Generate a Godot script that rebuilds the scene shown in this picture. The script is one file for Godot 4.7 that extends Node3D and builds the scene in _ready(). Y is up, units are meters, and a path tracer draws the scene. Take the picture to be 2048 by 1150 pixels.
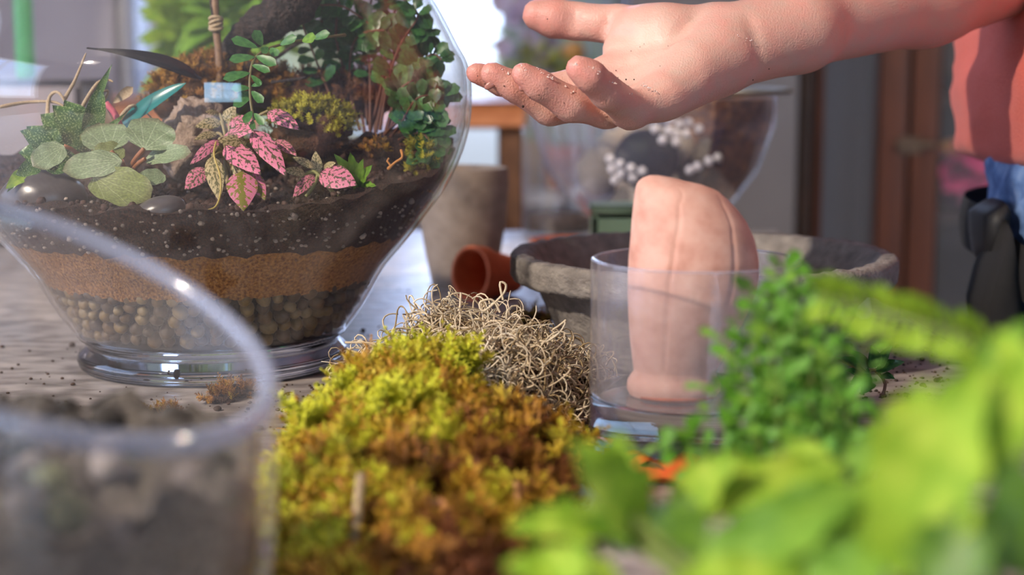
extends Node3D
# A terrarium workshop: a big glass terrarium on a worn table, mosses, pots and plants round it, and a person's open hand.

const T := 0.76           # height of the table top
const PITCH := 8.5
const F := 3060.0         # focal length in pixels of the 2048 x 1150 frame
var eye := Vector3(0, T + 0.18, 0)
var cam_basis := Basis(Vector3.RIGHT, deg_to_rad(-PITCH))
var rng := RandomNumberGenerator.new()
var noise := FastNoiseLite.new()
var M := {}
var used := {}

func _ready() -> void:
	rng.seed = 7
	noise.seed = 3
	noise.frequency = 1.0
	set_view()
	make_materials()
	room()
	table()
	background()
	terrarium()
	terrarium_ground()
	terrarium_plants()
	pots()
	mosses()
	front_vase()
	foreground_plants()
	person()
	litter()

func set_view() -> void:
	var cam := Camera3D.new()
	cam.name = "camera"
	cam.position = eye
	cam.basis = cam_basis
	var lens := CameraAttributesPhysical.new()
	lens.frustum_focal_length = 12.0 / (575.0 / F)
	lens.exposure_aperture = lens.frustum_focal_length / 9.5
	lens.frustum_focus_distance = 0.795
	lens.frustum_near = 0.02
	lens.frustum_far = 60.0
	cam.attributes = lens
	add_child(cam)
	cam.fov = rad_to_deg(2.0 * atan(575.0 / F))
	cam.current = true
	var env := Environment.new()
	env.background_mode = Environment.BG_SKY
	var sky := Sky.new()
	var sm := ProceduralSkyMaterial.new()
	sm.sky_top_color = col(120, 160, 225)
	sm.sky_horizon_color = col(205, 222, 250)
	sm.ground_bottom_color = col(120, 125, 130)
	sm.ground_horizon_color = col(190, 205, 230)
	sm.sky_energy_multiplier = 1.9
	sm.ground_energy_multiplier = 1.5
	sky.sky_material = sm
	env.sky = sky
	env.tonemap_mode = Environment.TONE_MAPPER_LINEAR
	env.tonemap_exposure = 1.15
	env.sdfgi_enabled = true
	env.ssao_enabled = true
	env.ssil_enabled = true
	var we := WorldEnvironment.new()
	we.name = "environment"
	we.environment = env
	add_child(we)
	# daylight through the windows, each light just inside its opening
	area("window_light", Vector3(-2.55, 1.6, -0.5), Vector3(-1, 0, 0), 2.2, 1.4, col(214, 226, 255), 2.1)
	area("window_light", Vector3(0.85, 1.25, 2.35), Vector3(0, 0, 1), 0.9, 0.9, col(170, 214, 245), 1.25)
	area("window_light", Vector3(-0.12, 1.5, -2.96), Vector3(0, 0, -1), 0.16, 1.4, col(196, 214, 255), 0.6)

func area(called: String, at: Vector3, back: Vector3, w: float, h: float, c: Color, e: float) -> void:
	var l := AreaLight3D.new()
	l.area_size = Vector2(w, h)
	l.light_color = c
	l.light_energy = e
	l.area_range = 12.0
	l.area_attenuation = 2.0
	l.shadow_enabled = true
	l.name = called
	add_child(l, true)
	l.position = at
	l.look_at_from_position(at, at - back, Vector3.UP)

# ---------------------------------------------------------------- helpers
func col(r: float, g: float, b: float, a := 1.0) -> Color:
	return Color(r / 255.0, g / 255.0, b / 255.0, a)

func lin(r: float, g: float, b: float) -> Color:
	return col(r, g, b).srgb_to_linear()

func W(px: float, py: float, z: float) -> Vector3:      # a pixel of the photograph at a depth
	return eye + cam_basis * (Vector3((px - 1024.0) / F, (575.0 - py) / F, -1.0) * z)

func G(px: float, py: float, h := 0.0) -> Vector3:      # a pixel of the photograph at a height over the table
	var d := cam_basis * Vector3((px - 1024.0) / F, (575.0 - py) / F, -1.0)
	return eye + d * ((T + h - eye.y) / d.y)

func rnd(a: float, b: float) -> float:
	return rng.randf_range(a, b)

func n3(p: Vector3, s: float) -> float:
	return noise.get_noise_3d(p.x * s, p.y * s, p.z * s)

class MB:                                               # collects triangles, clockwise from outside
	var v := PackedVector3Array()
	var c := PackedColorArray()
	var uv := PackedVector2Array()
	var idx := PackedInt32Array()
	func add(p: Vector3, color := Color.WHITE, t := Vector2.ZERO) -> int:
		v.append(p)
		c.append(color)
		uv.append(t)
		return v.size() - 1
	func tri(a: int, b: int, d: int) -> void:
		idx.append(a)
		idx.append(b)
		idx.append(d)
	func quad(a: int, b: int, d: int, e: int) -> void:
		idx.append_array(PackedInt32Array([a, b, d, a, d, e]))
	func grid(first: int, rows: int, columns: int, round := false) -> void:   # vertices laid out row by row
		var wide := columns if round else columns - 1
		for r in rows - 1:
			for k in wide:
				var k2 := (k + 1) % columns
				quad(first + r * columns + k, first + (r + 1) * columns + k, first + (r + 1) * columns + k2, first + r * columns + k2)
	func mesh() -> ArrayMesh:
		var n := PackedVector3Array()
		n.resize(v.size())
		for i in range(0, idx.size(), 3):
			var a := v[idx[i]]
			var q := (v[idx[i + 2]] - a).cross(v[idx[i + 1]] - a)
			n[idx[i]] += q
			n[idx[i + 1]] += q
			n[idx[i + 2]] += q
		for i in n.size():
			n[i] = n[i].normalized() if n[i].length_squared() > 1e-24 else Vector3.UP
		var a := []
		a.resize(Mesh.ARRAY_MAX)
		a[Mesh.ARRAY_VERTEX] = v
		a[Mesh.ARRAY_NORMAL] = n
		a[Mesh.ARRAY_TEX_UV] = uv
		a[Mesh.ARRAY_COLOR] = c
		a[Mesh.ARRAY_INDEX] = idx
		var m := ArrayMesh.new()
		m.add_surface_from_arrays(Mesh.PRIMITIVE_TRIANGLES, a)
		return m

func numbered(called: String) -> String:
	if not used.has(called):
		used[called] = 0
		return called
	used[called] += 1
	return "%s_%03d" % [called, used[called]]

func tag(o: Node, label: String, category: String, group := "", kind := "") -> Node:
	o.set_meta("label", label)
	if category:
		o.set_meta("category", category)
	if group:
		o.set_meta("group", group)
	if kind:
		o.set_meta("kind", kind)
	return o

func thing(called: String, label: String, category: String, at := Vector3.ZERO, group := "") -> Node3D:
	var o := Node3D.new()
	o.name = numbered(called)
	add_child(o, true)
	o.position = at
	tag(o, label, category, group)
	return o

func part(called: String, m: Mesh, mat: Material, parent: Node3D, label := "") -> MeshInstance3D:   # built in world places, hung under its thing
	var o := MeshInstance3D.new()
	o.name = called
	o.mesh = m
	o.material_override = mat
	parent.add_child(o, true)
	if parent != self:
		o.transform = parent.global_transform.affine_inverse()
	if label:
		o.set_meta("label", label)
	return o

func single(called: String, m: Mesh, mat: Material, label: String, category: String, group := "", kind := "") -> MeshInstance3D:
	var o := MeshInstance3D.new()
	o.name = numbered(called)
	o.mesh = m
	o.material_override = mat
	add_child(o, true)
	tag(o, label, category, group, kind)
	return o

func structure(called: String, m: Mesh, mat: Material, parent: Node3D = self) -> MeshInstance3D:
	var o := MeshInstance3D.new()
	o.name = called
	o.mesh = m
	o.material_override = mat
	parent.add_child(o, true)
	if parent == self:
		o.set_meta("kind", "structure")
	return o

func copies(called: String, m: Mesh, mat: Material, where: Array, tints: Array, parent: Node3D) -> MultiMeshInstance3D:
	var mm := MultiMesh.new()
	mm.transform_format = MultiMesh.TRANSFORM_3D
	mm.use_colors = true
	mm.mesh = m
	mm.instance_count = where.size()
	for i in where.size():
		mm.set_instance_transform(i, where[i])
		mm.set_instance_color(i, tints[i])
	var o := MultiMeshInstance3D.new()
	o.name = called
	o.multimesh = mm
	o.material_override = mat
	parent.add_child(o, true)
	if parent != self:
		o.transform = parent.global_transform.affine_inverse()
	o.set_meta("kind", "stuff")
	return o

func box(b: MB, lo: Vector3, hi: Vector3, bevel := 0.003) -> void:    # a box with chamfered edges
	var e := minf(bevel, 0.45 * minf(hi.x - lo.x, minf(hi.y - lo.y, hi.z - lo.z)))
	var mid := (lo + hi) / 2.0
	var half := (hi - lo) / 2.0
	var ids := {}
	for sx in [-1, 1]:
		for sy in [-1, 1]:
			for sz in [-1, 1]:
				for ax in 3:
					var p := half
					for o in 3:
						if o != ax:
							p[o] -= e
					ids[[sx, sy, sz, ax]] = b.add(mid + p * Vector3(sx, sy, sz))
	for ax in 3:
		var u := (ax + 1) % 3
		var w := (ax + 2) % 3
		for s in [-1, 1]:
			var q := []
			for k in [[-1, -1], [1, -1], [1, 1], [-1, 1]]:
				var key := [0, 0, 0, ax]
				key[ax] = s
				key[u] = k[0]
				key[w] = k[1]
				q.append(ids[key])
			if s > 0:
				b.quad(q[0], q[3], q[2], q[1])
			else:
				b.quad(q[0], q[1], q[2], q[3])
	for ax in 3:                                        # edges along ax, between the faces u and w
		var u := (ax + 1) % 3
		var w := (ax + 2) % 3
		for su in [-1, 1]:
			for sw in [-1, 1]:
				var k := []
				for pair in [[-1, u], [1, u], [1, w], [-1, w]]:
					var key := [0, 0, 0, pair[1]]
					key[ax] = pair[0]
					key[u] = su
					key[w] = sw
					k.append(ids[key])
				if su * sw > 0:
					b.quad(k[0], k[3], k[2], k[1])
				else:
					b.quad(k[0], k[1], k[2], k[3])
	for sx in [-1, 1]:
		for sy in [-1, 1]:
			for sz in [-1, 1]:
				var t := [ids[[sx, sy, sz, 0]], ids[[sx, sy, sz, 1]], ids[[sx, sy, sz, 2]]]
				if sx * sy * sz > 0:
					b.tri(t[0], t[2], t[1])
				else:
					b.tri(t[0], t[1], t[2])

func boxes(list: Array, bevel := 0.003) -> ArrayMesh:
	var b := MB.new()
	for q in list:
		box(b, q[0], q[1], bevel)
	return b.mesh()

func lathe(b: MB, at: Vector3, profile: Array, segs := 64, color := Color.WHITE, closed := false) -> void:   # profile: Vector2(radius, height), from the top down the outside
	var first := b.v.size()
	var rows := profile.size()
	for r in rows:
		for k in segs:
			var a := TAU * k / segs
			b.add(at + Vector3(cos(a) * profile[r].x, profile[r].y, sin(a) * profile[r].x), color, Vector2(float(k) / segs, float(r) / rows))
	b.grid(first, rows, segs, true)
	if closed:
		for k in segs:
			var k2 := (k + 1) % segs
			b.quad(first + (rows - 1) * segs + k, first + k, first + k2, first + (rows - 1) * segs + k2)

func lathed(at: Vector3, profile: Array, segs := 64, closed := false) -> ArrayMesh:
	var b := MB.new()
	lathe(b, at, profile, segs, Color.WHITE, closed)
	return b.mesh()

func tube(b: MB, pts: Array, radii: Array, sides := 6, color := Color.WHITE, caps := true) -> void:
	var first := b.v.size()
	var n := pts.size()
	var up := Vector3.UP
	for i in n:
		var d: Vector3 = (pts[mini(i + 1, n - 1)] - pts[maxi(i - 1, 0)]).normalized()
		if absf(d.dot(up)) > 0.95:
			up = Vector3.RIGHT if absf(d.x) < 0.8 else Vector3.BACK
		var s := d.cross(up).normalized()
		up = s.cross(d).normalized()
		for k in sides:
			var a := TAU * k / sides
			b.add(pts[i] + (s * cos(a) + up * sin(a)) * radii[mini(i, radii.size() - 1)], color, Vector2(float(k) / sides, float(i) / n))
	for r in n - 1:
		for k in sides:
			var k2 := (k + 1) % sides
			b.quad(first + r * sides + k, first + r * sides + k2, first + (r + 1) * sides + k2, first + (r + 1) * sides + k)
	if caps:
		var a0 := b.add(pts[0], color)
		var a1 := b.add(pts[n - 1], color)
		for k in sides:
			var k2 := (k + 1) % sides
			b.tri(a0, first + k2, first + k)
			b.tri(a1, first + (n - 1) * sides + k, first + (n - 1) * sides + k2)

func curve(ctrl: Array, n: int) -> Array:               # a smooth line through the points
	var out := []
	var m := ctrl.size() - 1
	for i in n:
		var t := float(i) / (n - 1) * m
		var k := mini(int(t), m - 1)
		var u := t - k
		var p0 = ctrl[maxi(k - 1, 0)]
		var p1 = ctrl[k]
		var p2 = ctrl[k + 1]
		var p3 = ctrl[mini(k + 2, m)]
		out.append(0.5 * ((2.0 * p1) + (p2 - p0) * u + (2.0 * p0 - 5.0 * p1 + 4.0 * p2 - p3) * u * u + (3.0 * p1 - p0 - 3.0 * p2 + p3) * u * u * u))
	return out

func ball(b: MB, at: Vector3, size: Vector3, rough := 0.0, freq := 1.0, rows := 12, columns := 18, turn := Basis.IDENTITY, color := Color.WHITE, jitter := Vector3.ZERO) -> void:
	var first := b.v.size()
	for r in rows + 1:
		var p := PI * r / rows
		for k in columns:
			var a := TAU * k / columns
			var d := Vector3(sin(p) * cos(a), cos(p), sin(p) * sin(a))
			var g := 1.0 + rough * n3(d + jitter, freq)
			b.add(at + turn * (d * size * g), color, Vector2(float(k) / columns, float(r) / rows))
	b.grid(first, rows + 1, columns, true)

func shape_at(kind: int, t: float) -> float:            # half width of a leaf along its length
	match kind:
		0: return pow(sin(PI * pow(t, 0.75)), 0.85)                       # ovate
		1: return pow(sin(PI * pow(t, 0.62)), 1.1) * (1.0 - 0.3 * t)      # pointed
		2: return pow(maxf(0.0, 1.0 - pow(absf(2.0 * t - 1.0), 2.6)), 0.5)    # round
		3: return pow(t, 0.6) * pow(maxf(0.0, 1.0 - pow(t, 5.0)), 0.5)    # wedge with a round end
		4: return pow(sin(PI * pow(t, 0.85)), 0.6)                        # strap
	return 1.0

func leaf(b: MB, base: Vector3, tip: Vector3, facing: Vector3, width: float, kind := 0, cup := 0.15, droop := 0.1, wave := 0.0, color := Color.WHITE, rows := 9, lobes := 0.0) -> void:
	var along := tip - base
	var len := along.length()
	var d := along / len
	var nrm := (facing - d * facing.dot(d)).normalized()
	var side := d.cross(nrm).normalized()
	var first := b.v.size()
	var cols := 7
	var seed := rnd(0, 50)
	for i in rows + 1:
		var t := float(i) / rows
		var w := shape_at(kind, clampf(t, 0.0, 1.0)) * width * 0.5 + 0.0001
		if lobes > 0.0:
			w *= 1.0 - lobes * (0.5 + 0.5 * cos(t * 25.0 + seed))
		for k in cols:
			var s := float(k) / (cols - 1) * 2.0 - 1.0
			var lift := cup * s * s * w - 0.0 + droop * len * (4.0 * t * (1.0 - t)) * 0.5
			lift += wave * width * absf(s) * sin(t * 17.0 + s * 2.0 + seed)
			b.add(base + d * (len * t - absf(s) * w * 0.12 * t) + side * (s * w) + nrm * lift, color, Vector2(t, s * w / width + 0.5))
	for r in rows:
		for k in cols - 1:
			b.quad(first + r * cols + k, first + r * cols + k + 1, first + (r + 1) * cols + k + 1, first + (r + 1) * cols + k)

func leaf_mesh(base: Vector3, tip: Vector3, facing: Vector3, width: float, kind := 0, cup := 0.15, droop := 0.1, wave := 0.0, rows := 9, lobes := 0.0) -> ArrayMesh:
	var b := MB.new()
	leaf(b, base, tip, facing, width, kind, cup, droop, wave, Color.WHITE, rows, lobes)
	return b.mesh()

func px_leaf(a: Vector2, b: Vector2, za: float, zb: float, wpx: float, kind := 0, cup := 0.15, droop := 0.1, wave := 0.0, tilt := Vector3.ZERO, rows := 9, lobes := 0.0) -> ArrayMesh:
	var p := W(a.x, a.y, za)
	var q := W(b.x, b.y, zb)
	var facing := (eye - (p + q) / 2.0).normalized() + tilt
	return leaf_mesh(p, q, facing, wpx / F * (za + zb) * 0.5, kind, cup, droop, wave, rows, lobes)

func flat_mat(c: Color, rough := 0.7, metal := 0.0) -> StandardMaterial3D:
	var m := StandardMaterial3D.new()
	m.albedo_color = c
	m.roughness = rough
	m.metallic = metal
	return m

func ramp(stops: Array) -> Gradient:
	var g := Gradient.new()
	var at := PackedFloat32Array()
	var cs := PackedColorArray()
	for s in stops:
		at.append(s[0])
		cs.append(s[1])
	g.offsets = at
	g.colors = cs
	return g

func noise_tex(freq: float, stops: Array, octaves := 5, size := 512, seed := 1, kind := FastNoiseLite.TYPE_SIMPLEX_SMOOTH, normal := false) -> NoiseTexture2D:
	var t := NoiseTexture2D.new()
	var n := FastNoiseLite.new()
	n.noise_type = kind
	n.frequency = freq
	n.seed = seed
	n.fractal_octaves = octaves
	t.noise = n
	t.width = size
	t.height = size
	t.seamless = true
	if stops:
		t.color_ramp = ramp(stops)
	return t

func noisy(stops: Array, freq: float, scale: float, rough: float, relief := 0.0, seed := 1, octaves := 5, relief_freq := 0.0) -> StandardMaterial3D:
	var m := flat_mat(Color.WHITE, rough)
	m.albedo_texture = noise_tex(freq, stops, octaves, 512, seed)
	m.uv1_triplanar = true
	m.uv1_world_triplanar = true
	m.uv1_scale = Vector3.ONE * scale
	if relief > 0.0:
		m.heightmap_enabled = true
		m.heightmap_scale = relief
		m.heightmap_texture = noise_tex(relief_freq if relief_freq > 0.0 else freq * 1.6, [], 4, 512, seed + 11)
	return m

func picture(w: int, h: int, paint: Callable) -> ImageTexture:
	var im := Image.create(w, h, false, Image.FORMAT_RGB8)
	for y in h:
		for x in w:
			im.set_pixel(x, y, paint.call(float(x) / w, (y + 0.5) / h))
	return ImageTexture.create_from_image(im)

func leaf_mat(tex: Texture2D, c: Color, rough := 0.4, through := 0.35) -> StandardMaterial3D:
	var m := flat_mat(c, rough)
	m.albedo_texture = tex
	m.backlight_enabled = through > 0.0
	m.backlight = Color(through, through, through * 0.6)
	m.cull_mode = BaseMaterial3D.CULL_DISABLED
	return m

func glass(alpha := 0.06, tint := Color(0.86, 0.88, 0.93)) -> StandardMaterial3D:
	var m := flat_mat(Color(tint.r, tint.g, tint.b, alpha), 0.03)
	m.transparency = BaseMaterial3D.TRANSPARENCY_ALPHA
	m.cull_mode = BaseMaterial3D.CULL_DISABLED
	return m

func solid_glass(tint := Color(0.93, 0.95, 0.98)) -> StandardMaterial3D:
	var m := flat_mat(Color(tint.r, tint.g, tint.b, 0.0), 0.02)
	m.refraction_enabled = true
	m.refraction_scale = 0.05
	m.transparency = BaseMaterial3D.TRANSPARENCY_ALPHA
	return m

# ---------------------------------------------------------------- materials
func make_materials() -> void:
	M.shaded_wall = noisy([[0.0, col(112, 109, 114)], [1.0, col(122, 119, 123)]], 0.01, 0.7, 0.85)  # the wall paint darkened, dimmer light put into its colour
	M.wall = noisy([[0.0, col(160, 152, 162)], [1.0, col(174, 166, 174)]], 0.01, 0.7, 0.85)
	M.ceiling = flat_mat(col(200, 196, 190), 0.9)
	M.floor = noisy([[0.0, col(78, 62, 50)], [1.0, col(108, 88, 70)]], 0.02, 0.8, 0.6)
	M.white = flat_mat(col(205, 205, 210), 0.6)
	M.dark_wood = noisy([[0.0, col(38, 24, 18)], [1.0, col(62, 40, 28)]], 0.02, 1.5, 0.5)
	M.red_wood = noisy([[0.0, col(70, 38, 22)], [0.6, col(92, 50, 30)], [1.0, col(106, 60, 38)]], 0.015, 2.0, 0.45)
	M.red_wood.uv1_scale = Vector3(9, 0.7, 9)
	M.bench_wood = noisy([[0.0, col(170, 98, 52)], [1.0, col(205, 132, 82)]], 0.02, 2.0, 0.5)
	M.post_wood = noisy([[0.0, col(84, 54, 34)], [1.0, col(120, 80, 52)]], 0.02, 2.0, 0.6)
	M.metal = flat_mat(col(150, 146, 138), 0.35, 0.9)
	M.black = flat_mat(col(24, 23, 25), 0.6)
	M.pane = glass(0.05)
	M.glass = glass(0.018)
	M.hazy_glass = glass(0.13, Color(0.72, 0.70, 0.73))  # clear glass made greyer and less see-through
	M.thick_glass = solid_glass()
	M.table = flat_mat(Color.WHITE, 0.42)
	M.table.albedo_texture = noise_tex(0.012, [[0.0, col(92, 84, 80)], [0.35, col(134, 125, 120)], [0.6, col(158, 149, 145)], [1.0, col(186, 176, 170)]], 6, 1024, 5)
	M.table.uv1_triplanar = true
	M.table.uv1_world_triplanar = true
	M.table.uv1_scale = Vector3(2.2, 2.2, 4.4)
	M.table.heightmap_enabled = true
	M.table.heightmap_scale = 0.035
	M.table.heightmap_texture = noise_tex(0.03, [], 5, 512, 9)
	M.table.roughness_texture = noise_tex(0.01, [[0.0, Color(0.75, 0.75, 0.75)], [1.0, Color(1, 1, 1)]], 4, 512, 19)
	M.soil = noisy([[0.0, col(18, 10, 6)], [0.42, col(46, 28, 20)], [0.65, col(74, 48, 34)], [1.0, col(128, 92, 68)]], 0.05, 22.0, 0.9, 0.12, 21)
	M.bark = noisy([[0.0, col(66, 36, 14)], [0.38, col(144, 92, 38)], [0.6, col(194, 136, 66)], [1.0, col(236, 188, 118)]], 0.06, 14.0, 0.9, 0.2, 22)
	M.gravel_core = noisy([[0.0, col(28, 22, 14)], [1.0, col(66, 54, 34)]], 0.05, 20.0, 0.95, 0.1, 23)
	M.grey_soil = noisy([[0.0, col(36, 32, 30)], [0.5, col(78, 72, 68)], [1.0, col(130, 122, 112)]], 0.03, 14.0, 0.9, 0.15, 24)
	M.concrete = noisy([[0.0, col(92, 86, 82)], [0.4, col(126, 119, 114)], [0.7, col(146, 139, 132)], [1.0, col(182, 172, 158)]], 0.018, 9.0, 0.92, 0.12, 25, 6, 0.06)
	M.terracotta = noisy([[0.0, col(172, 78, 40)], [1.0, col(206, 106, 62)]], 0.02, 10.0, 0.8, 0.02, 26)
	M.pink_clay = noisy([[0.0, col(186, 130, 112)], [0.45, col(212, 160, 142)], [1.0, col(228, 186, 170)]], 0.014, 9.0, 0.7, 0.012, 27)
	M.tan_pot = noisy([[0.0, col(132, 116, 102)], [1.0, col(168, 150, 134)]], 0.02, 7.0, 0.75, 0.03, 28)
	M.tinted = flat_mat(Color.WHITE, 0.75)
	M.tinted.vertex_color_use_as_albedo = true
	M.tinted.cull_mode = BaseMaterial3D.CULL_DISABLED
	M.moss = flat_mat(Color.WHITE, 0.7)
	M.moss.vertex_color_use_as_albedo = true
	M.moss.cull_mode = BaseMaterial3D.CULL_DISABLED
	M.moss.backlight_enabled = true
	M.moss.backlight = Color(0.35, 0.35, 0.2)
	M.straw = noisy([[0.0, col(150, 124, 92)], [1.0, col(204, 184, 152)]], 0.05, 30.0, 0.7)
	M.brown_stem = flat_mat(col(104, 64, 44), 0.6)
	M.green_stem = flat_mat(col(104, 122, 48), 0.6)
	M.bark_wood = noisy([[0.0, col(14, 10, 8)], [0.5, col(40, 29, 24)], [1.0, col(104, 80, 66)]], 0.03, 14.0, 0.85, 0.2, 29)
	M.river_stone = noisy([[0.0, col(66, 60, 60)], [1.0, col(98, 92, 92)]], 0.02, 10.0, 0.3, 0.01, 30)
	M.rock = noisy([[0.0, col(118, 98, 84)], [0.5, col(156, 134, 118)], [1.0, col(190, 170, 152)]], 0.04, 14.0, 0.9, 0.08, 31)
	M.green_leaf = leaf_mat(noise_tex(0.02, [[0.0, col(40, 92, 38)], [1.0, col(88, 140, 70)]], 3, 128, 41), Color.WHITE, 0.4)
	M.dark_leaf = leaf_mat(noise_tex(0.02, [[0.0, col(30, 66, 30)], [1.0, col(66, 112, 56)]], 3, 128, 42), Color.WHITE, 0.35)
	M.lime_leaf = leaf_mat(noise_tex(0.012, [[0.0, col(100, 142, 16)], [0.5, col(134, 168, 34)], [1.0, col(168, 190, 66)]], 3, 128, 43), Color.WHITE, 0.75, 0.5)
	M.mid_leaf = leaf_mat(noise_tex(0.02, [[0.0, col(80, 126, 20)], [1.0, col(122, 162, 44)]], 3, 128, 44), Color.WHITE, 0.7, 0.45)
	M.fern_leaf = leaf_mat(noise_tex(0.02, [[0.0, col(58, 116, 12)], [1.0, col(100, 152, 32)]], 3, 128, 46), Color.WHITE, 0.6, 0.5)
	M.deep_leaf = leaf_mat(noise_tex(0.02, [[0.0, col(58, 96, 8)], [1.0, col(92, 128, 20)]], 3, 128, 45), Color.WHITE, 0.5, 0.35)

# ---------------------------------------------------------------- the room
func room() -> void:
	var lx := -2.6
	var rx := 2.5
	var bz := -3.0
	var fz := 2.4
	var top := 2.7
	structure("floor", boxes([[Vector3(lx - 0.1, -0.1, bz - 0.1), Vector3(rx + 0.1, 0, fz + 0.1)]]), M.floor)
	structure("ceiling", boxes([[Vector3(lx - 0.1, top, bz - 0.1), Vector3(rx + 0.1, top + 0.1, fz + 0.1)]]), M.ceiling)
	var w0 := T - 0.06
	structure("wall_back", boxes([
		[Vector3(lx - 0.1, 0, bz - 0.1), Vector3(-0.77, top, bz)], [Vector3(-0.77, 0, bz - 0.1), Vector3(-0.68, w0, bz)], [Vector3(-0.77, 2.2, bz - 0.1), Vector3(-0.68, top, bz)],
		[Vector3(-0.68, 0, bz - 0.1), Vector3(-0.22, top, bz)], [Vector3(-0.22, 0, bz - 0.1), Vector3(0.2, w0, bz)], [Vector3(-0.22, 2.2, bz - 0.1), Vector3(0.2, top, bz)],
		[Vector3(0.2, 0, bz - 0.1), Vector3(rx + 0.1, top, bz)]], 0.001), M.wall)
	structure("trim_pier", boxes([[Vector3(0.2, 0, bz), Vector3(0.489, top, -2.63)]], 0.001), M.shaded_wall)
	structure("wall_left", boxes([
		[Vector3(lx - 0.1, 0, bz), Vector3(lx, top, -1.6)], [Vector3(lx - 0.1, 0, 0.6), Vector3(lx, top, fz)],
		[Vector3(lx - 0.1, 0, -1.6), Vector3(lx, 0.9, 0.6)], [Vector3(lx - 0.1, 2.3, -1.6), Vector3(lx, top, 0.6)]], 0.001), M.wall)
	structure("wall_right", boxes([[Vector3(rx, 0, bz), Vector3(rx + 0.1, top, fz)]], 0.001), M.wall)
	structure("wall_front", boxes([
		[Vector3(lx, 0, fz), Vector3(0.4, top, fz + 0.1)], [Vector3(1.3, 0, fz), Vector3(rx, top, fz + 0.1)],
		[Vector3(0.4, 0, fz), Vector3(1.3, 0.8, fz + 0.1)], [Vector3(0.4, 1.7, fz), Vector3(1.3, top, fz + 0.1)]], 0.001), M.wall)
	window("window_1", Vector3(-0.22, w0, bz), Vector3(0.42, 2.2 - w0, 0.08), 2, 3)
	window("window_2", Vector3(-0.765, w0, bz), Vector3(0.08, 2.2 - w0, 0.08), 1, 1, glass(0.55, Color(0.50, 0.58, 0.80)))  # blue tint put into the pane to dim the bright sky
	window("window_3", Vector3(0.4, 0.8, fz + 0.08), Vector3(0.9, 0.9, 0.08), 2, 2)
	var s := Node3D.new()                                # the wide window in the left wall
	s.name = "window_4"
	add_child(s)
	s.set_meta("kind", "structure")
	structure("window_frame", boxes([[Vector3(lx - 0.08, 0.9, -1.6), Vector3(lx - 0.02, 0.95, 0.6)], [Vector3(lx - 0.08, 2.25, -1.6), Vector3(lx - 0.02, 2.3, 0.6)],
		[Vector3(lx - 0.08, 0.95, -1.6), Vector3(lx - 0.02, 2.25, -1.55)], [Vector3(lx - 0.08, 0.95, 0.55), Vector3(lx - 0.02, 2.25, 0.6)], [Vector3(lx - 0.08, 0.95, -0.53), Vector3(lx - 0.02, 2.25, -0.47)]]), M.white, s)
	for z in [-1.55, -0.47]:
		structure("pane", boxes([[Vector3(lx - 0.052, 0.95, z), Vector3(lx - 0.048, 2.25, z + 1.02)]], 0.0005), M.pane, s)
	structure("baseboard_back", boxes([[Vector3(lx, 0, bz), Vector3(rx, 0.1, bz + 0.02)]]), M.white)
	pendant(Vector3(-1.15, T + 1.15, 0.25), 4.0, "left")
	pendant(Vector3(1.05, T + 1.25, -1.15), 1.3, "right")

func window(called: String, at: Vector3, size: Vector3, across: int, up: int, pane_mat: Material = null) -> void:
	var o := Node3D.new()
	o.name = called
	add_child(o)
	o.set_meta("kind", "structure")
	var f := 0.022
	var z0 := at.z - size.z + 0.02
	var z1 := at.z - 0.02
	var bars := []
	for k in across + 1:
		var x := at.x + (size.x - f) * k / across
		bars.append([Vector3(x, at.y, z0), Vector3(x + f, at.y + size.y, z1)])
	for k in up + 1:
		var y := at.y + (size.y - f) * k / up
		bars.append([Vector3(at.x, y, z0 + 0.003), Vector3(at.x + size.x, y + f, z1 - 0.003)])
	structure("window_frame", boxes(bars), M.white, o)
	for k in across:
		for j in up:
			var x := at.x + (size.x - f) * k / across + f
			var y := at.y + (size.y - f) * j / up + f
			structure("pane", boxes([[Vector3(x, y, (z0 + z1) / 2 - 0.002), Vector3(x + (size.x - f) / across - f, y + (size.y - f) / up - f, (z0 + z1) / 2 + 0.002)]], 0.0005), pane_mat if pane_mat else M.pane, o)

func pendant(at: Vector3, energy: float, side: String) -> void:
	var o := thing("pendant_lamp", "black metal pendant lamp hanging over the table's %s side, above the picture" % side, "lamp", at)
	part("shade", lathed(at, [Vector2(0.02, 0.13), Vector2(0.05, 0.12), Vector2(0.11, 0.04), Vector2(0.14, -0.01), Vector2(0.137, -0.01), Vector2(0.107, 0.04), Vector2(0.048, 0.116), Vector2(0.02, 0.126)], 40, true), M.black, o)
	var b := MB.new()
	tube(b, [at + Vector3(0, 0.12, 0), Vector3(at.x, 2.7, at.z)], [0.004], 8)
	part("cord", b.mesh(), M.black, o)
	var g := MB.new()
	ball(g, at + Vector3(0, 0.03, 0), Vector3(0.035, 0.045, 0.035), 0, 1, 12, 18)
	var glow := flat_mat(col(255, 240, 220), 0.5)
	glow.emission_enabled = true
	glow.emission = col(255, 236, 210)
	glow.emission_energy_multiplier = 18.0
	part("bulb", g.mesh(), glow, o)
	var l := OmniLight3D.new()
	l.name = "lamp_light"
	l.light_color = col(255, 240, 222)
	l.light_energy = energy
	l.light_size = 0.03
	l.omni_range = 12.0
	l.omni_attenuation = 2.0
	l.shadow_enabled = true
	o.add_child(l, true)
	l.position = Vector3(0, 0.03, 0)

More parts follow.
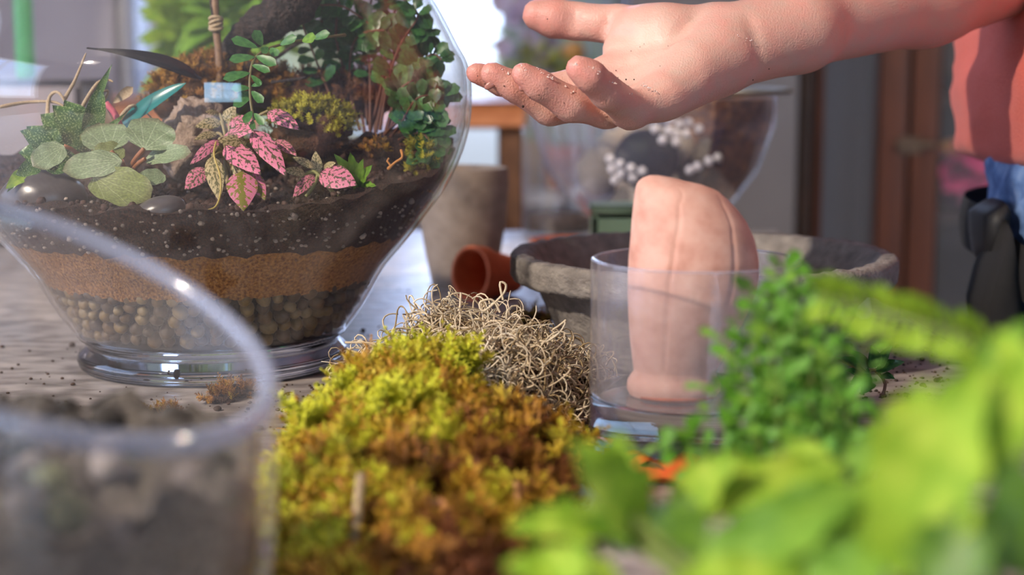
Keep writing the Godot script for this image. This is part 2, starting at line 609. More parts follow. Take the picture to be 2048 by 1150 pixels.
func table() -> void:
	var o := thing("work_table", "broad worn grey work table strewn with soil, under everything in front", "table", Vector3(-0.5, 0, -0.8))
	var b := MB.new()                                   # top: a slab whose right edge is nibbled with wear
	box(b, Vector3(-1.5, T - 0.045, -1.62), Vector3(0.285, T, 0.3), 0.006)
	part("tabletop", b.mesh(), M.table, o)
	part("apron", boxes([[Vector3(-1.4, T - 0.13, -1.56), Vector3(0.23, T - 0.045, -1.53)], [Vector3(-1.4, T - 0.13, 0.2), Vector3(0.23, T - 0.045, 0.23)], [Vector3(-1.43, T - 0.13, -1.5), Vector3(-1.4, T - 0.045, 0.2)], [Vector3(0.2, T - 0.13, -1.5), Vector3(0.23, T - 0.045, 0.2)]]), M.post_wood, o)
	for x in [-1.42, 0.16]:
		for z in [-1.55, 0.16]:
			part("leg", boxes([[Vector3(x, 0, z), Vector3(x + 0.07, T - 0.045, z + 0.07)]], 0.005), M.post_wood, o)

func foliage(b: MB, at: Vector3, size: Vector3, count: int, leaf_size: float, kind := 0) -> void:
	for i in count:
		var d := Vector3(rnd(-1, 1), rnd(-0.7, 1), rnd(-1, 1)).normalized()
		var p := at + d * size * rnd(0.25, 0.8)
		leaf(b, p, p + (d + Vector3(rnd(-0.5, 0.5), rnd(-0.5, 0.3), rnd(-0.5, 0.5))).normalized() * leaf_size * rnd(0.7, 1.2), Vector3(rnd(-0.4, 0.4), 1, 0.8), leaf_size * rnd(0.4, 0.6), kind, 0.2, 0.15, 0.0, Color.WHITE, 5)

func potted(called: String, label: String, base: Vector3, pot_r: float, pot_h: float, fol: Vector3, size: Vector3, count: int, leaf_size: float, pot_mat: Material, mat: Material, blooms := 0, bloom_mat: Material = null) -> Node3D:
	var o := thing(called, label, "potted plant", base)
	part("pot", lathed(base, [Vector2(0.001, pot_h * 0.85), Vector2(pot_r * 0.86, pot_h * 0.85), Vector2(pot_r * 0.9, pot_h), Vector2(pot_r, pot_h), Vector2(pot_r, pot_h * 0.8), Vector2(pot_r * 0.92, pot_h * 0.78), Vector2(pot_r * 0.72, 0.0), Vector2(0.001, 0.0)], 32), pot_mat, o)
	var s := MB.new()
	for k in 5:
		tube(s, [base + Vector3(rnd(-0.3, 0.3) * pot_r, pot_h * 0.84, rnd(-0.3, 0.3) * pot_r), fol + Vector3(rnd(-0.4, 0.4) * size.x, -0.2 * size.y, rnd(-0.4, 0.4) * size.z)], [0.003, 0.002], 5)
	part("stem", s.mesh(), M.green_stem, o)
	var b := MB.new()
	foliage(b, fol, size, count, leaf_size)
	part("foliage", b.mesh(), mat, o)
	for k in blooms:
		var f := MB.new()
		var p := fol + Vector3(rnd(-0.8, 0.8) * size.x, rnd(-0.4, 0.9) * size.y, rnd(0.2, 0.9) * size.z)
		for j in 5:
			var a := TAU * j / 5 + rnd(0, 1)
			leaf(f, p, p + Vector3(cos(a), sin(a), 0.4) * leaf_size * 0.5, Vector3(0, 0.2, 1), leaf_size * 0.5, 2, 0.2, 0.1, 0.0, Color.WHITE, 4)
		part("flower", f.mesh(), bloom_mat, o)
	return o

func background() -> void:
	# bench by the window
	var o := thing("plant_bench", "orange-brown wooden bench by the window, its thick edge showing under the fingers", "bench", Vector3(-0.3, 0, -2.2))
	part("bench_top", boxes([[Vector3(-0.75, T + 0.085, -2.5), Vector3(0.022, T + 0.122, -2.1)]], 0.004), M.bench_wood, o)
	for x in [-0.73, -0.02]:
		for z in [-2.48, -2.15]:
			part("leg", boxes([[Vector3(x, 0, z), Vector3(x + 0.036, T + 0.085, z + 0.036)]]), M.post_wood, o)
	part("lower_shelf", boxes([[Vector3(-0.72, 0.35, -2.46), Vector3(0.0, 0.375, -2.12)]]), M.post_wood, o)
	var lilac := leaf_mat(null, col(172, 158, 186), 0.6, 0.3)
	var yellow := leaf_mat(null, col(176, 178, 88), 0.6, 0.4)
	var dimmer := MB.new()  # added sheet that dims the right half of the window
	for r in 2:
		for k in 40:
			var x := lerpf(-0.015, 0.205, k / 39.0)
			dimmer.add(Vector3(x, 2.25 if r == 0 else T - 0.04, -2.955 + 0.006 * sin(k * 1.1)))
	dimmer.grid(0, 2, 40)
	single("dimming_sheet", dimmer.mesh(), leaf_mat(null, col(168, 172, 204), 0.9, 0.6), "thin grey-blue sheet added to dim the right half of the bright window", "dimming_sheet")
	var grey_green := leaf_mat(null, col(126, 134, 120), 0.6, 0.3)
	var sill := Vector3(0.05, T - 0.04, -2.88)
	structure("trim_sill", boxes([[Vector3(-0.26, T - 0.09, -3.0), Vector3(0.24, T - 0.06, -2.82)]]), M.white)
	potted("potted_plant", "blurred purple-flowering pot plant on the window sill behind the open fingers", Vector3(0.035, T - 0.06, -2.9), 0.05, 0.09, W(1050, 95, 2.86), Vector3(0.06, 0.11, 0.06), 60, 0.045, M.tan_pot, grey_green, 14, lilac)
	potted("potted_plant", "yellow-green leafy pot plant on the window sill, seen below the thumb", Vector3(0.095, T - 0.06, -2.86), 0.04, 0.08, W(1075, 160, 2.84), Vector3(0.08, 0.07, 0.05), 60, 0.04, M.terracotta, yellow)
	var fr := MB.new()
	ball(fr, W(1147, 105, 2.84), Vector3(0.022, 0.021, 0.022), 0.03, 2.0)
	var fo := thing("orange_fruit", "round orange fruit on a thin stick in the window, just below the thumb", "fruit", W(1147, 105, 2.84))
	part("fruit", fr.mesh(), flat_mat(col(232, 170, 96), 0.5), fo)
	var fs := MB.new()
	tube(fs, [W(1147, 105, 2.84), Vector3(0.12, T - 0.06, -2.84)], [0.003], 6)
	part("stick", fs.mesh(), M.brown_stem, fo)
	# behind the terrarium, on the far part of the table
	potted("potted_plant", "blurred bushy green pot plant behind the terrarium, left of the bound cane", Vector3(W(405, 70, 1.5).x, T, W(405, 70, 1.5).z), 0.05, 0.1, W(405, 85, 1.5), Vector3(0.045, 0.06, 0.045), 90, 0.045, M.tan_pot, M.lime_leaf)
	potted("potted_plant", "blurred bushy green pot plant behind the terrarium, right of the bound cane", Vector3(W(478, 50, 1.28).x, T, W(478, 50, 1.28).z), 0.035, 0.08, W(478, 40, 1.28), Vector3(0.035, 0.05, 0.04), 70, 0.04, M.tan_pot, M.mid_leaf)
	var vb := G(625, 500)
	vb = Vector3(W(625, 300, 1.48).x, T, W(625, 300, 1.48).z)
	single("vase", lathed(vb, [Vector2(0.032, 0.205), Vector2(0.034, 0.207), Vector2(0.036, 0.203), Vector2(0.03, 0.185), Vector2(0.034, 0.165), Vector2(0.05, 0.13), Vector2(0.053, 0.09), Vector2(0.042, 0.03), Vector2(0.033, 0.0), Vector2(0.001, 0.0)], 40), flat_mat(col(150, 168, 146), 0.5), "pale grey-green rounded vase standing behind the terrarium's fern stems", "vase")
	var gb := Vector3(W(48, 60, 1.5).x, T, W(48, 60, 1.5).z)
	single("bottle", lathed(gb, [Vector2(0.005, 0.32), Vector2(0.007, 0.32), Vector2(0.007, 0.26), Vector2(0.0095, 0.24), Vector2(0.0095, 0.165), Vector2(0.008, 0.16), Vector2(0.001, 0.16)], 24), flat_mat(col(74, 160, 100), 0.3), "slim green bottle standing on a grey box behind the terrarium's left side", "bottle")
	single("storage_box", boxes([[gb + Vector3(-0.1, 0, -0.06), gb + Vector3(0.07, 0.16, 0.06)]], 0.006), flat_mat(col(150, 142, 146), 0.8), "matte grey box under the green bottle, far behind the terrarium", "box")
	# the far glass bowl
	var c := Vector3(W(1303, 300, 1.4).x, T, W(1303, 300, 1.4).z)
	o = thing("glass_bowl", "large clear glass bowl with a wide flat lip, blurred, behind the grey dish", "bowl", c)
	part("bowl", lathed(c, [Vector2(0.106, 0.151), Vector2(0.124, 0.153), Vector2(0.124, 0.150), Vector2(0.1125, 0.148), Vector2(0.1105, 0.12), Vector2(0.0972, 0.081), Vector2(0.078, 0.0535), Vector2(0.0545, 0.032), Vector2(0.04, 0.016), Vector2(0.038, 0.0), Vector2(0.001, 0.0), Vector2(0.001, 0.014), Vector2(0.037, 0.02), Vector2(0.053, 0.0335), Vector2(0.0765, 0.055), Vector2(0.0957, 0.082), Vector2(0.109, 0.12), Vector2(0.111, 0.147)], 64, true), glass(0.05, Color(0.74, 0.74, 0.88)), o)  # lilac window light on the glass wall put into its tint
	part("rim", lathed(c, [Vector2(0.124, 0.154), Vector2(0.128, 0.152), Vector2(0.124, 0.149), Vector2(0.12, 0.151)], 64, true), M.metal, o)
	var b := MB.new()                                   # brown bark inside the right part of it
	var first := 0
	var inner := [Vector2(0.037, 0.02), Vector2(0.053, 0.034), Vector2(0.076, 0.055), Vector2(0.0955, 0.082), Vector2(0.1088, 0.12), Vector2(0.111, 0.15)]
	for r in 15:
		for k in 25:
			var a := lerpf(-1.3, 1.0, k / 24.0)
			var h := lerpf(0.03, 0.145, r / 14.0)
			var rad := 0.0
			for q in inner.size() - 1:
				if h >= inner[q].y and h <= inner[q + 1].y:
					rad = lerpf(inner[q].x, inner[q + 1].x, (h - inner[q].y) / (inner[q + 1].y - inner[q].y)) - 0.0006
			b.add(c + Vector3(cos(a) * rad, h, sin(a) * rad) * Vector3(1, 1, 1) * 1.0, Color.WHITE)
	b.grid(0, 15, 25)
	for r in 15:
		for k in 25:
			var p := b.v[r * 25 + k]
			b.add(Vector3(c.x, 0, c.z) + Vector3(p.x - c.x, p.y, p.z - c.z) * Vector3(0.8, 1, 0.8))
	first = 375
	b.grid(first, 15, 25)
	single("bark_slab", b.mesh(), noisy([[0.0, col(26, 16, 10)], [0.5, col(104, 66, 32)], [1.0, col(186, 130, 66)]], 0.03, 6.0, 0.5, 0.2, 33), "curved brown bark slab lining the right side of the far glass bowl", "bark")
	var ds := MB.new()
	ball(ds, Vector3(W(1293, 318, 1.37).x, W(1293, 318, 1.37).y, W(1293, 318, 1.37).z), Vector3(0.030, 0.027, 0.024), 0.05, 1.5)
	single("black_ball", ds.mesh(), flat_mat(col(14, 14, 14), 0.7), "round black ball inside the far glass bowl, above the pink clay pot", "ball")
	var gm := MB.new()
	for k in 30:
		var a := rnd(-PI, 0.6)
		ball(gm, c + Vector3(cos(a) * rnd(0.0, 0.06), rnd(0.03, 0.1), -absf(sin(a)) * rnd(0.02, 0.05)), Vector3.ONE * rnd(0.014, 0.024), 0.2, 2.0, 7, 9, Basis.IDENTITY, lin(148, 136, 122) * rnd(0.4, 1.4))
	single("potting_mix", gm.mesh(), M.tinted, "grey-brown coarse potting mix heaped in the far glass bowl", "potting mix", "", "stuff")
	var drop_bead := MB.new()  # white beads painting the small highlights of drops on the glass
	ball(drop_bead, Vector3.ZERO, Vector3.ONE * 0.0042, 0.08, 2.0, 8, 10)
	var pm := drop_bead.mesh()
	var drop_white := flat_mat(col(226, 218, 216), 0.35)
	for q in [[1340, 240], [1358, 248], [1377, 246], [1397, 258], [1372, 268], [1352, 268], [1338, 262], [1310, 258], [1325, 280], [1352, 284], [1220, 318], [1240, 328], [1262, 336], [1284, 342], [1224, 338], [1242, 348], [1395, 333], [1418, 322], [1436, 315], [1450, 323], [1464, 332], [1380, 340], [1497, 240], [1490, 255], [1505, 262], [1512, 272], [1508, 250], [1460, 352], [1230, 360], [1266, 356]]:
		var p := W(q[0], q[1], 1.4)
		var away := Vector2(p.x - c.x, p.y - (T + 0.15))
		var hh := clampf((0.15 - (p.y - T)) / 0.15, 0.0, 1.0)
		var rr := 0.104 * sqrt(maxf(0.05, 1.0 - pow(hh, 2.2))) - 0.006
		var dz := sqrt(maxf(0.0001, rr * rr - away.x * away.x)) if absf(away.x) < rr else 0.01
		p = W(q[0], q[1], 1.4 - dz * 0.97)
		var s := single("drop_glint", pm, drop_white, "small white bead added as the highlight of a drop on the far glass bowl", "pebble", "white drop highlights on the far glass bowl")
		s.position = p
	var jar := Vector3(W(1232, 400, 1.24).x, T, W(1232, 400, 1.24).z)
	o = thing("green_jar", "dull green square jar between the grey dish and the far glass bowl", "jar", jar)
	part("body", boxes([[jar + Vector3(-0.02, 0, -0.02), jar + Vector3(0.02, 0.058, 0.02)]], 0.004), flat_mat(col(116, 138, 112), 0.45), o)
	part("rim", boxes([[jar + Vector3(-0.022, 0.058, -0.022), jar + Vector3(0.022, 0.064, 0.022)]], 0.002), flat_mat(col(118, 140, 114), 0.45), o)
	var v := Vector3(W(1118, 400, 1.56).x, T, W(1118, 400, 1.56).z)
	o = thing("glass_cylinder", "tall straight clear glass cylinder left of the far bowl, blue-lit at its edge", "vase", v)
	part("wall", lathed(v, [Vector2(0.034, 0.16), Vector2(0.0375, 0.16), Vector2(0.0375, 0.0), Vector2(0.001, 0.0), Vector2(0.001, 0.006), Vector2(0.034, 0.006)], 48, true), M.glass, o)
	part("rim", lathed(v, [Vector2(0.034, 0.162), Vector2(0.0375, 0.162), Vector2(0.0375, 0.159), Vector2(0.034, 0.159)], 48, true), M.thick_glass, o)
	single("soil_plug", lathed(v, [Vector2(0.001, 0.024), Vector2(0.02, 0.025), Vector2(0.0333, 0.022), Vector2(0.0333, 0.007), Vector2(0.001, 0.007)], 32), M.soil, "black soil in the bottom of the tall far glass cylinder", "soil", "", "stuff")
	single("saucer", lathed(Vector3(W(1130, 470, 1.42).x, T, W(1130, 470, 1.42).z), [Vector2(0.001, 0.006), Vector2(0.026, 0.006), Vector2(0.03, 0.014), Vector2(0.033, 0.014), Vector2(0.028, 0.0), Vector2(0.001, 0.0)], 36), M.terracotta, "small orange clay saucer in front of the tall far glass cylinder", "saucer")
	single("reflection_sheet", boxes([[G(1000, 520) + Vector3(0, 0, -0.1), G(1000, 520) + Vector3(0.06, 0.0012, 0.04)]], 0.0004), flat_mat(col(214, 212, 222), 0.7), "small pale sheet painted as reflected window light between the tan pot and the grey dish", "reflection")  # pale sheet painting window light reflected on the table
	cabinet()

func cabinet() -> void:
	var z := -2.62
	var x0 := 0.490
	var xm := 0.667
	var x1 := 1.14
	var o := thing("display_cabinet", "dark reddish wooden cabinet with glazed doors behind the grey dish", "cabinet", Vector3(0.8, 0, -2.8))
	part("body", boxes([[Vector3(x0, 0, -2.99), Vector3(x0 + 0.026, 2.0, z)], [Vector3(x1 - 0.026, 0, -2.99), Vector3(x1, 2.0, z)], [Vector3(x0 + 0.026, 1.97, -2.99), Vector3(x1 - 0.026, 2.0, z)], [Vector3(x0 + 0.026, 0.0, -2.99), Vector3(x1 - 0.026, 0.06, z)], [Vector3(x0 + 0.026, 0.06, -2.99), Vector3(x1 - 0.026, 1.97, -2.975)]]), M.dark_wood, o)
	part("divider", boxes([[Vector3(xm - 0.008, 0.06, -2.97), Vector3(xm + 0.008, 1.97, z)]]), M.dark_wood, o)
	part("shelf", boxes([[Vector3(xm + 0.01, T - 0.1, -2.97), Vector3(x1 - 0.03, T - 0.08, z - 0.01)]]), M.dark_wood, o)
	part("reflection_panel", boxes([[Vector3(x0 + 0.03, 0.07, -2.86), Vector3(xm - 0.01, 1.96, -2.85)]]), flat_mat(col(128, 132, 146), 0.6), o, "grey-blue panel painted as the reflection in the left pane")  # added panel carrying the left pane's reflection as its colour
	for d in [[x0 + 0.024, xm + 0.002, 0.012, 0.052], [xm + 0.004, x1 - 0.02, 0.052, 0.05]]:
		var door := part("door", boxes([
			[Vector3(d[0], 0.06, z), Vector3(d[0] + d[2], 1.97, z + 0.028)], [Vector3(d[1] - d[3], 0.06, z), Vector3(d[1], 1.97, z + 0.028)],
			[Vector3(d[0] + d[2], 0.06, z), Vector3(d[1] - d[3], 0.14, z + 0.028)], [Vector3(d[0] + d[2], 1.9, z), Vector3(d[1] - d[3], 1.97, z + 0.028)]]), M.red_wood, o)
		var p := structure("pane", boxes([[Vector3(d[0] + d[2], 0.14, z + 0.012), Vector3(d[1] - d[3], 1.9, z + 0.016)]], 0.0005), M.pane, door)
		p.transform = Transform3D.IDENTITY
	var hy := W(1800, 288, 2.58).y
	var h := boxes([[Vector3(0.652, hy - 0.016, z + 0.028), Vector3(0.69, hy + 0.012, z + 0.034)], [Vector3(0.645, hy - 0.005, z + 0.034), Vector3(0.712, hy + 0.006, z + 0.042)]], 0.002)
	part("latch", h, flat_mat(col(112, 94, 80), 0.6, 0.3), o, "dull metal latch across both doors")
	var magenta := leaf_mat(null, col(206, 40, 120), 0.6, 0.3)
	potted("flowering_plant", "magenta flowering plant in a pot behind the cabinet's right pane", Vector3(0.815, T - 0.08, -2.76), 0.045, 0.08, W(1945, 345, 2.72), Vector3(0.06, 0.05, 0.04), 40, 0.05, M.black, leaf_mat(null, col(120, 40, 84), 0.6, 0.2), 22, magenta)
	var pb := MB.new()
	ball(pb, W(1925, 298, 2.72), Vector3(0.05, 0.018, 0.03), 0.1, 2.0)
	single("yellow_gourd", pb.mesh(), flat_mat(col(190, 130, 50), 0.6), "long ochre gourd above the magenta flowers in the cabinet", "gourd")
	var bl := Vector3(W(1978, 100, 2.75).x, T + 0.12, -2.74)
	single("blue_vase", lathed(bl, [Vector2(0.02, 0.16), Vector2(0.024, 0.16), Vector2(0.02, 0.13), Vector2(0.045, 0.09), Vector2(0.05, 0.05), Vector2(0.03, 0.0), Vector2(0.001, 0.0)], 32), flat_mat(col(84, 120, 190), 0.3), "blue rounded vase on the cabinet's upper shelf, below the forearm", "vase")
	part("shelf", boxes([[Vector3(xm + 0.01, T + 0.1, -2.97), Vector3(x1 - 0.03, T + 0.118, z - 0.09)]]), M.dark_wood, o)

# ---------------------------------------------------------------- the terrarium
var TC := Vector3(-0.179, T, -0.905)
var TPROF := [[0.0, 0.066], [0.010, 0.068], [0.020, 0.0795], [0.0354, 0.0905], [0.0562, 0.1025], [0.0686, 0.1125], [0.0868, 0.127], [0.110, 0.143], [0.1356, 0.153], [0.159, 0.1555], [0.176, 0.1535], [0.189, 0.147], [0.214, 0.1336], [0.235, 0.118], [0.255, 0.099], [0.272, 0.086], [0.288, 0.081], [0.302, 0.086]]

func t_radius(h: float) -> float:
	for i in TPROF.size() - 1:
		if h <= TPROF[i + 1][0]:
			var u: float = (h - TPROF[i][0]) / (TPROF[i + 1][0] - TPROF[i][0])
			return lerpf(TPROF[i][1], TPROF[i + 1][1], u)
	return 0.086

func terrarium() -> void:
	var o := thing("glass_terrarium", "huge round-bellied clear glass terrarium on a thick glass foot, holding layered soil and plants", "terrarium", TC)
	var hs := []
	for p in TPROF:
		if p[0] > 0.019:
			hs.append(Vector2(p[1], p[0]))
	var smooth := curve(hs, 60)
	var prof := []
	for i in range(59, -1, -1):
		prof.append(smooth[i])
	for i in 60:
		prof.append(smooth[i] - Vector2(0.0028, -0.0004))
	part("vessel", lathed(TC, prof, 128, true), M.glass, o)
	part("lip", lathed(TC, [Vector2(0.083, 0.302), Vector2(0.0848, 0.304), Vector2(0.0866, 0.302), Vector2(0.0848, 0.300)], 96, true), M.thick_glass, o)
	part("foot", lathed(TC, [Vector2(0.001, 0.0205), Vector2(0.060, 0.0205), Vector2(0.0775, 0.0203), Vector2(0.0785, 0.0185), Vector2(0.0735, 0.0150), Vector2(0.0745, 0.0128), Vector2(0.0785, 0.0095), Vector2(0.080, 0.006), Vector2(0.0790, 0.0022), Vector2(0.0765, 0.0005), Vector2(0.001, 0.0005)], 128), M.thick_glass, o, "thick solid glass foot")

func soil_top(x: float, z: float) -> float:             # height of the planted surface over the table
	var back := clampf((TC.z + 0.07 - z) / 0.16, 0.0, 1.0)
	return 0.103 + 0.022 * back * back * (3.0 - 2.0 * back) + 0.006 * n3(Vector3(x, 0, z), 45.0) + 0.003 * n3(Vector3(x, 5, z), 160.0) + 0.012 * smoothstep(0.06, 0.13, x - TC.x)

func layer(lo: Callable, hi: Callable, gap: float, rows: int, lump: float, lump_freq: float) -> ArrayMesh:
	var b := MB.new()
	var segs := 160
	for r in rows + 1:                                  # the side, from the top down
		for k in segs:
			var a := TAU * k / segs
			var h: float = lerpf(hi.call(a), lo.call(a), float(r) / rows)
			var rad := t_radius(h) - gap
			var p := Vector3(cos(a) * rad, h, sin(a) * rad)
			rad += lump * (n3(p, lump_freq) - 0.4)
			b.add(TC + Vector3(cos(a) * rad, h, sin(a) * rad))
	b.grid(0, rows + 1, segs, true)
	var first := b.v.size()
	for r in 25:                                        # the upper face, from the rim inwards
		for k in segs:
			var a := TAU * k / segs
			var h: float = hi.call(a)
			var rad: float = (t_radius(h) - gap) * (1.0 - r / 24.5)
			var x := TC.x + cos(a) * rad
			var z := TC.z + sin(a) * rad
			var y: float = lerpf(h, soil_top(x, z), minf(1.0, r / 5.0)) if lump_freq < 300.0 else h
			b.add(Vector3(x, T + y, z))
	for r in 24:
		for k in segs:
			var k2 := (k + 1) % segs
			b.quad(first + (r + 1) * segs + k, first + r * segs + k, first + r * segs + k2, first + (r + 1) * segs + k2)
	return b.mesh()

func terrarium_ground() -> void:
	var wob := func(h: float, amp: float, s: float, a: float) -> float: return h + amp * noise.get_noise_2d(cos(a) * s, sin(a) * s + h * 100.0)
	var sand_hi := wob.bind()
	var bark_top := func(a: float) -> float: return wob.call(0.0775, 0.004, 6.0, a) + 0.002 * noise.get_noise_1d(a * 30.0)
	var bark_low := func(a: float) -> float: return wob.call(0.0515, 0.004, 5.0, a)
	var floor_low := func(_a: float) -> float: return 0.0225
	var soil_hi := func(a: float) -> float: return soil_top(TC.x + cos(a) * 0.135, TC.z + sin(a) * 0.135)
	single("soil_layer", layer(bark_top, soil_hi, 0.0040, 10, 0.0016, 140.0), M.soil, "dark brown potting soil layer with white specks inside the terrarium, under the plants", "soil", "", "stuff")
	single("bark_layer", layer(bark_low, bark_top, 0.0038, 8, 0.002, 400.0), M.bark, "orange-brown shredded bark layer inside the terrarium, between dark soil and pebbles", "bark", "", "stuff")
	single("gravel_bed", layer(floor_low, bark_low, 0.011, 6, 0.002, 400.0), M.gravel_core, "dark fine gravel filling behind the pebbles at the terrarium's bottom", "gravel", "", "stuff")
	var stones := []                                    # pebbles pressed against the glass
	var mats := []
	for k in 5:
		var b := MB.new()
		ball(b, Vector3.ZERO, Vector3(1, 0.78, 0.86), 0.2, 1.1, 8, 12, Basis.IDENTITY, Color.WHITE, Vector3(k * 7.3, 0, 0))
		stones.append(b.mesh())
	for q in [[112, 86, 46], [138, 112, 62], [84, 66, 38], [150, 128, 84], [92, 76, 54]]:
		mats.append(noisy([[0.0, col(q[0] * 0.8, q[1] * 0.8, q[2] * 0.8)], [1.0, col(q[0], q[1], q[2])]], 0.03, 30.0, 0.5))
	var h := 0.0262
	var row := 0
	while h < 0.0535:
		var a := 0.02 + 0.03 * (row % 2)
		while a < PI:
			var size := rnd(0.0034, 0.0054)
			var hh := h + rnd(-0.0012, 0.0012)
			var rad := t_radius(hh) - 0.0036 - size * 0.9
			var look := rng.randi() % 5
			var s := single("pebble", stones[rng.randi() % 5], mats[look], "small rounded %s pebble in the drainage layer at the terrarium's bottom" % ["brown", "tan", "dark brown", "pale sandy", "grey-brown"][look], "pebble", "drainage pebbles in the terrarium")
			s.transform = Transform3D(Basis.from_euler(Vector3(rnd(0, 6), rnd(0, 6), rnd(0, 6))).scaled(Vector3.ONE * size), TC + Vector3(cos(a) * rad, hh, sin(a) * rad))
			a += size * 2.05 / rad
		h += 0.0064
		row += 1
	# white perlite specks in and on the soil
	var pb := MB.new()
	ball(pb, Vector3.ZERO, Vector3.ONE, 0.35, 1.5, 5, 6)
	var where := []
	var tints := []
	for k in 520:
		var a := rnd(-0.1, PI + 0.1)
		var s := rnd(0.0003, 0.0013) * (1.6 if rng.randf() < 0.08 else 1.0)
		var p: Vector3
		if k < 330:
			var hh := rnd(0.079, 0.104)
			var rad := t_radius(hh) - 0.0040
			p = TC + Vector3(cos(a) * rad, hh, sin(a) * rad)
		else:
			var rad := rnd(0.05, 0.128)
			p = TC + Vector3(cos(a) * rad, 0, sin(a) * rad)
			p.y = T + soil_top(p.x, p.z) + s * 0.3
		where.append(Transform3D(Basis.from_euler(Vector3(rnd(0, 6), rnd(0, 6), 0)).scaled(Vector3(s, s * rnd(0.6, 1.0), s)), p))
		tints.append(lin(190, 172, 156) * rnd(0.35, 1.0))
	tag(copies("perlite_specks", pb.mesh(), M.tinted, where, tints, self), "fine white specks scattered through the terrarium's dark soil", "perlite")
	# soil crumbs give the surface a coarse edge
	where = []
	tints = []
	for k in 900:
		var a := rnd(-0.4, PI + 0.4)
		var rad := rnd(0.03, 0.132)
		var s := rnd(0.0008, 0.0026)
		var p := TC + Vector3(cos(a) * rad, 0, sin(a) * rad)
		p.y = T + soil_top(p.x, p.z)
		where.append(Transform3D(Basis.from_euler(Vector3(rnd(0, 6), rnd(0, 6), 0)).scaled(Vector3.ONE * s), p))
		tints.append(lin(66, 44, 34) * rnd(0.5, 1.5))
	tag(copies("soil_crumbs", pb.mesh(), M.tinted, where, tints, self), "loose dark soil crumbs on the planted surface in the terrarium", "soil crumbs")
	var b := MB.new()
	ball(b, W(88, 398, 0.835), Vector3(0.024, 0.016, 0.018), 0.06, 1.2, 20, 28)
	single("river_stone", b.mesh(), M.river_stone, "large smooth dark grey stone on the terrarium's soil at far left", "stone")
	b = MB.new()
	ball(b, W(318, 424, 0.79), Vector3(0.0145, 0.008, 0.010), 0.06, 1.2, 16, 24, Basis(Vector3.FORWARD, -0.3))
	single("river_stone", b.mesh(), M.river_stone, "small smooth grey stone half sunk in soil under the silver-leaved plant", "stone")
	b = MB.new()
	ball(b, W(392, 262, 0.875), Vector3(0.0165, 0.018, 0.016), 0.5, 1.3, 24, 32, Basis(Vector3.FORWARD, -0.5), Color.WHITE, Vector3(3, 1, 2))
	ball(b, W(372, 300, 0.87), Vector3(0.016, 0.016, 0.016), 0.4, 1.3, 20, 28, Basis.IDENTITY, Color.WHITE, Vector3(8, 1, 2))
	single("rough_rock", b.mesh(), M.rock, "rough light brown rock standing behind the pink-leaved plant", "rock")

# moss: mounds of small feathery sprigs
func sprig_mesh(seed: int) -> ArrayMesh:
	var r := RandomNumberGenerator.new()
	r.seed = seed
	var b := MB.new()
	var bend := Vector3(r.randf_range(-0.5, 0.5), 0, r.randf_range(-0.5, 0.5))
	for i in 9:
		var t := (i + 1) / 9.0
		var p := Vector3(0, t, 0) + bend * t * t
		for s in 3:
			var a := s * TAU / 3 + i * 1.3
			var l := 0.34 * sin(PI * pow(t, 0.8)) + 0.1
			var d := Vector3(cos(a), 0.75, sin(a)).normalized()
			var e := Vector3(-sin(a), 0.2, cos(a)) * 0.038
			var sh := Color(1, 1, 1) * r.randf_range(0.75, 1.2)
			var q := [b.add(p - e * 0.6, sh), b.add(p + d * l * 0.5 - e, sh), b.add(p + d * l, sh), b.add(p + d * l * 0.5 + e, sh), b.add(p + e * 0.6, sh)]
			b.quad(q[0], q[1], q[3], q[4])
			b.tri(q[1], q[2], q[3])
	return b.mesh()

func moss_clump(called: String, label: String, lumps: Array, count: int, size: float, palette: Callable, base_mat: Material, up_bias := 0.6, category := "moss", group := "", gaps := 0.0) -> Node3D:
	# lumps: [centre, radii]; sprigs stand on their upper faces
	var o := thing(called, label, category, Vector3(lumps[0][0].x, maxf(T, lumps[0][0].y - lumps[0][1].y), lumps[0][0].z), group)
	var b := MB.new()
	var total := 0.0
	for l in lumps:
		ball(b, l[0], l[1], 0.25, 2.2, 14, 20, Basis.IDENTITY, Color.WHITE, l[0] * 40.0)
		total += l[1].x * l[1].z
	part("root_mat", b.mesh(), base_mat, o)
	for kind in 3:
		var where := []
		var tints := []
		for l in lumps:
			for k in int(count / 3.0 * l[1].x * l[1].z / total):
				var d := Vector3(rnd(-1, 1), rnd(-0.25, 1), rnd(-1, 1)).normalized()
				var p: Vector3 = l[0] + d * l[1] * 0.95
				if gaps > 0.0 and n3(p, gaps) < -0.30:
					continue
				var up: Vector3 = (d / l[1]).normalized() * 0.7 + Vector3(rnd(-0.5, 0.5), up_bias * rnd(0.3, 1.2), rnd(-0.5, 0.5) + 0.15)
				var y := up.normalized()
				var x := y.cross(Vector3(rnd(-1, 1), rnd(-1, 1), rnd(-1, 1))).normalized()
				var s := size * rnd(0.6, 1.25) * (1.0 if gaps == 0.0 else clampf(1.05 + 1.1 * n3(p, 75.0), 0.45, 1.7))
				where.append(Transform3D(Basis(x, y, x.cross(y)).scaled(Vector3.ONE * s), p))
				tints.append(palette.call(p))
		copies("sprigs", sprig_mesh(kind + 5), M.moss, where, tints, o)
	return o

func mix3(t: float, a: Color, b: Color, c: Color) -> Color:
	return a.lerp(b, clampf(t * 2.0, 0, 1)) if t < 0.5 else b.lerp(c, clampf(t * 2.0 - 1.0, 0, 1))

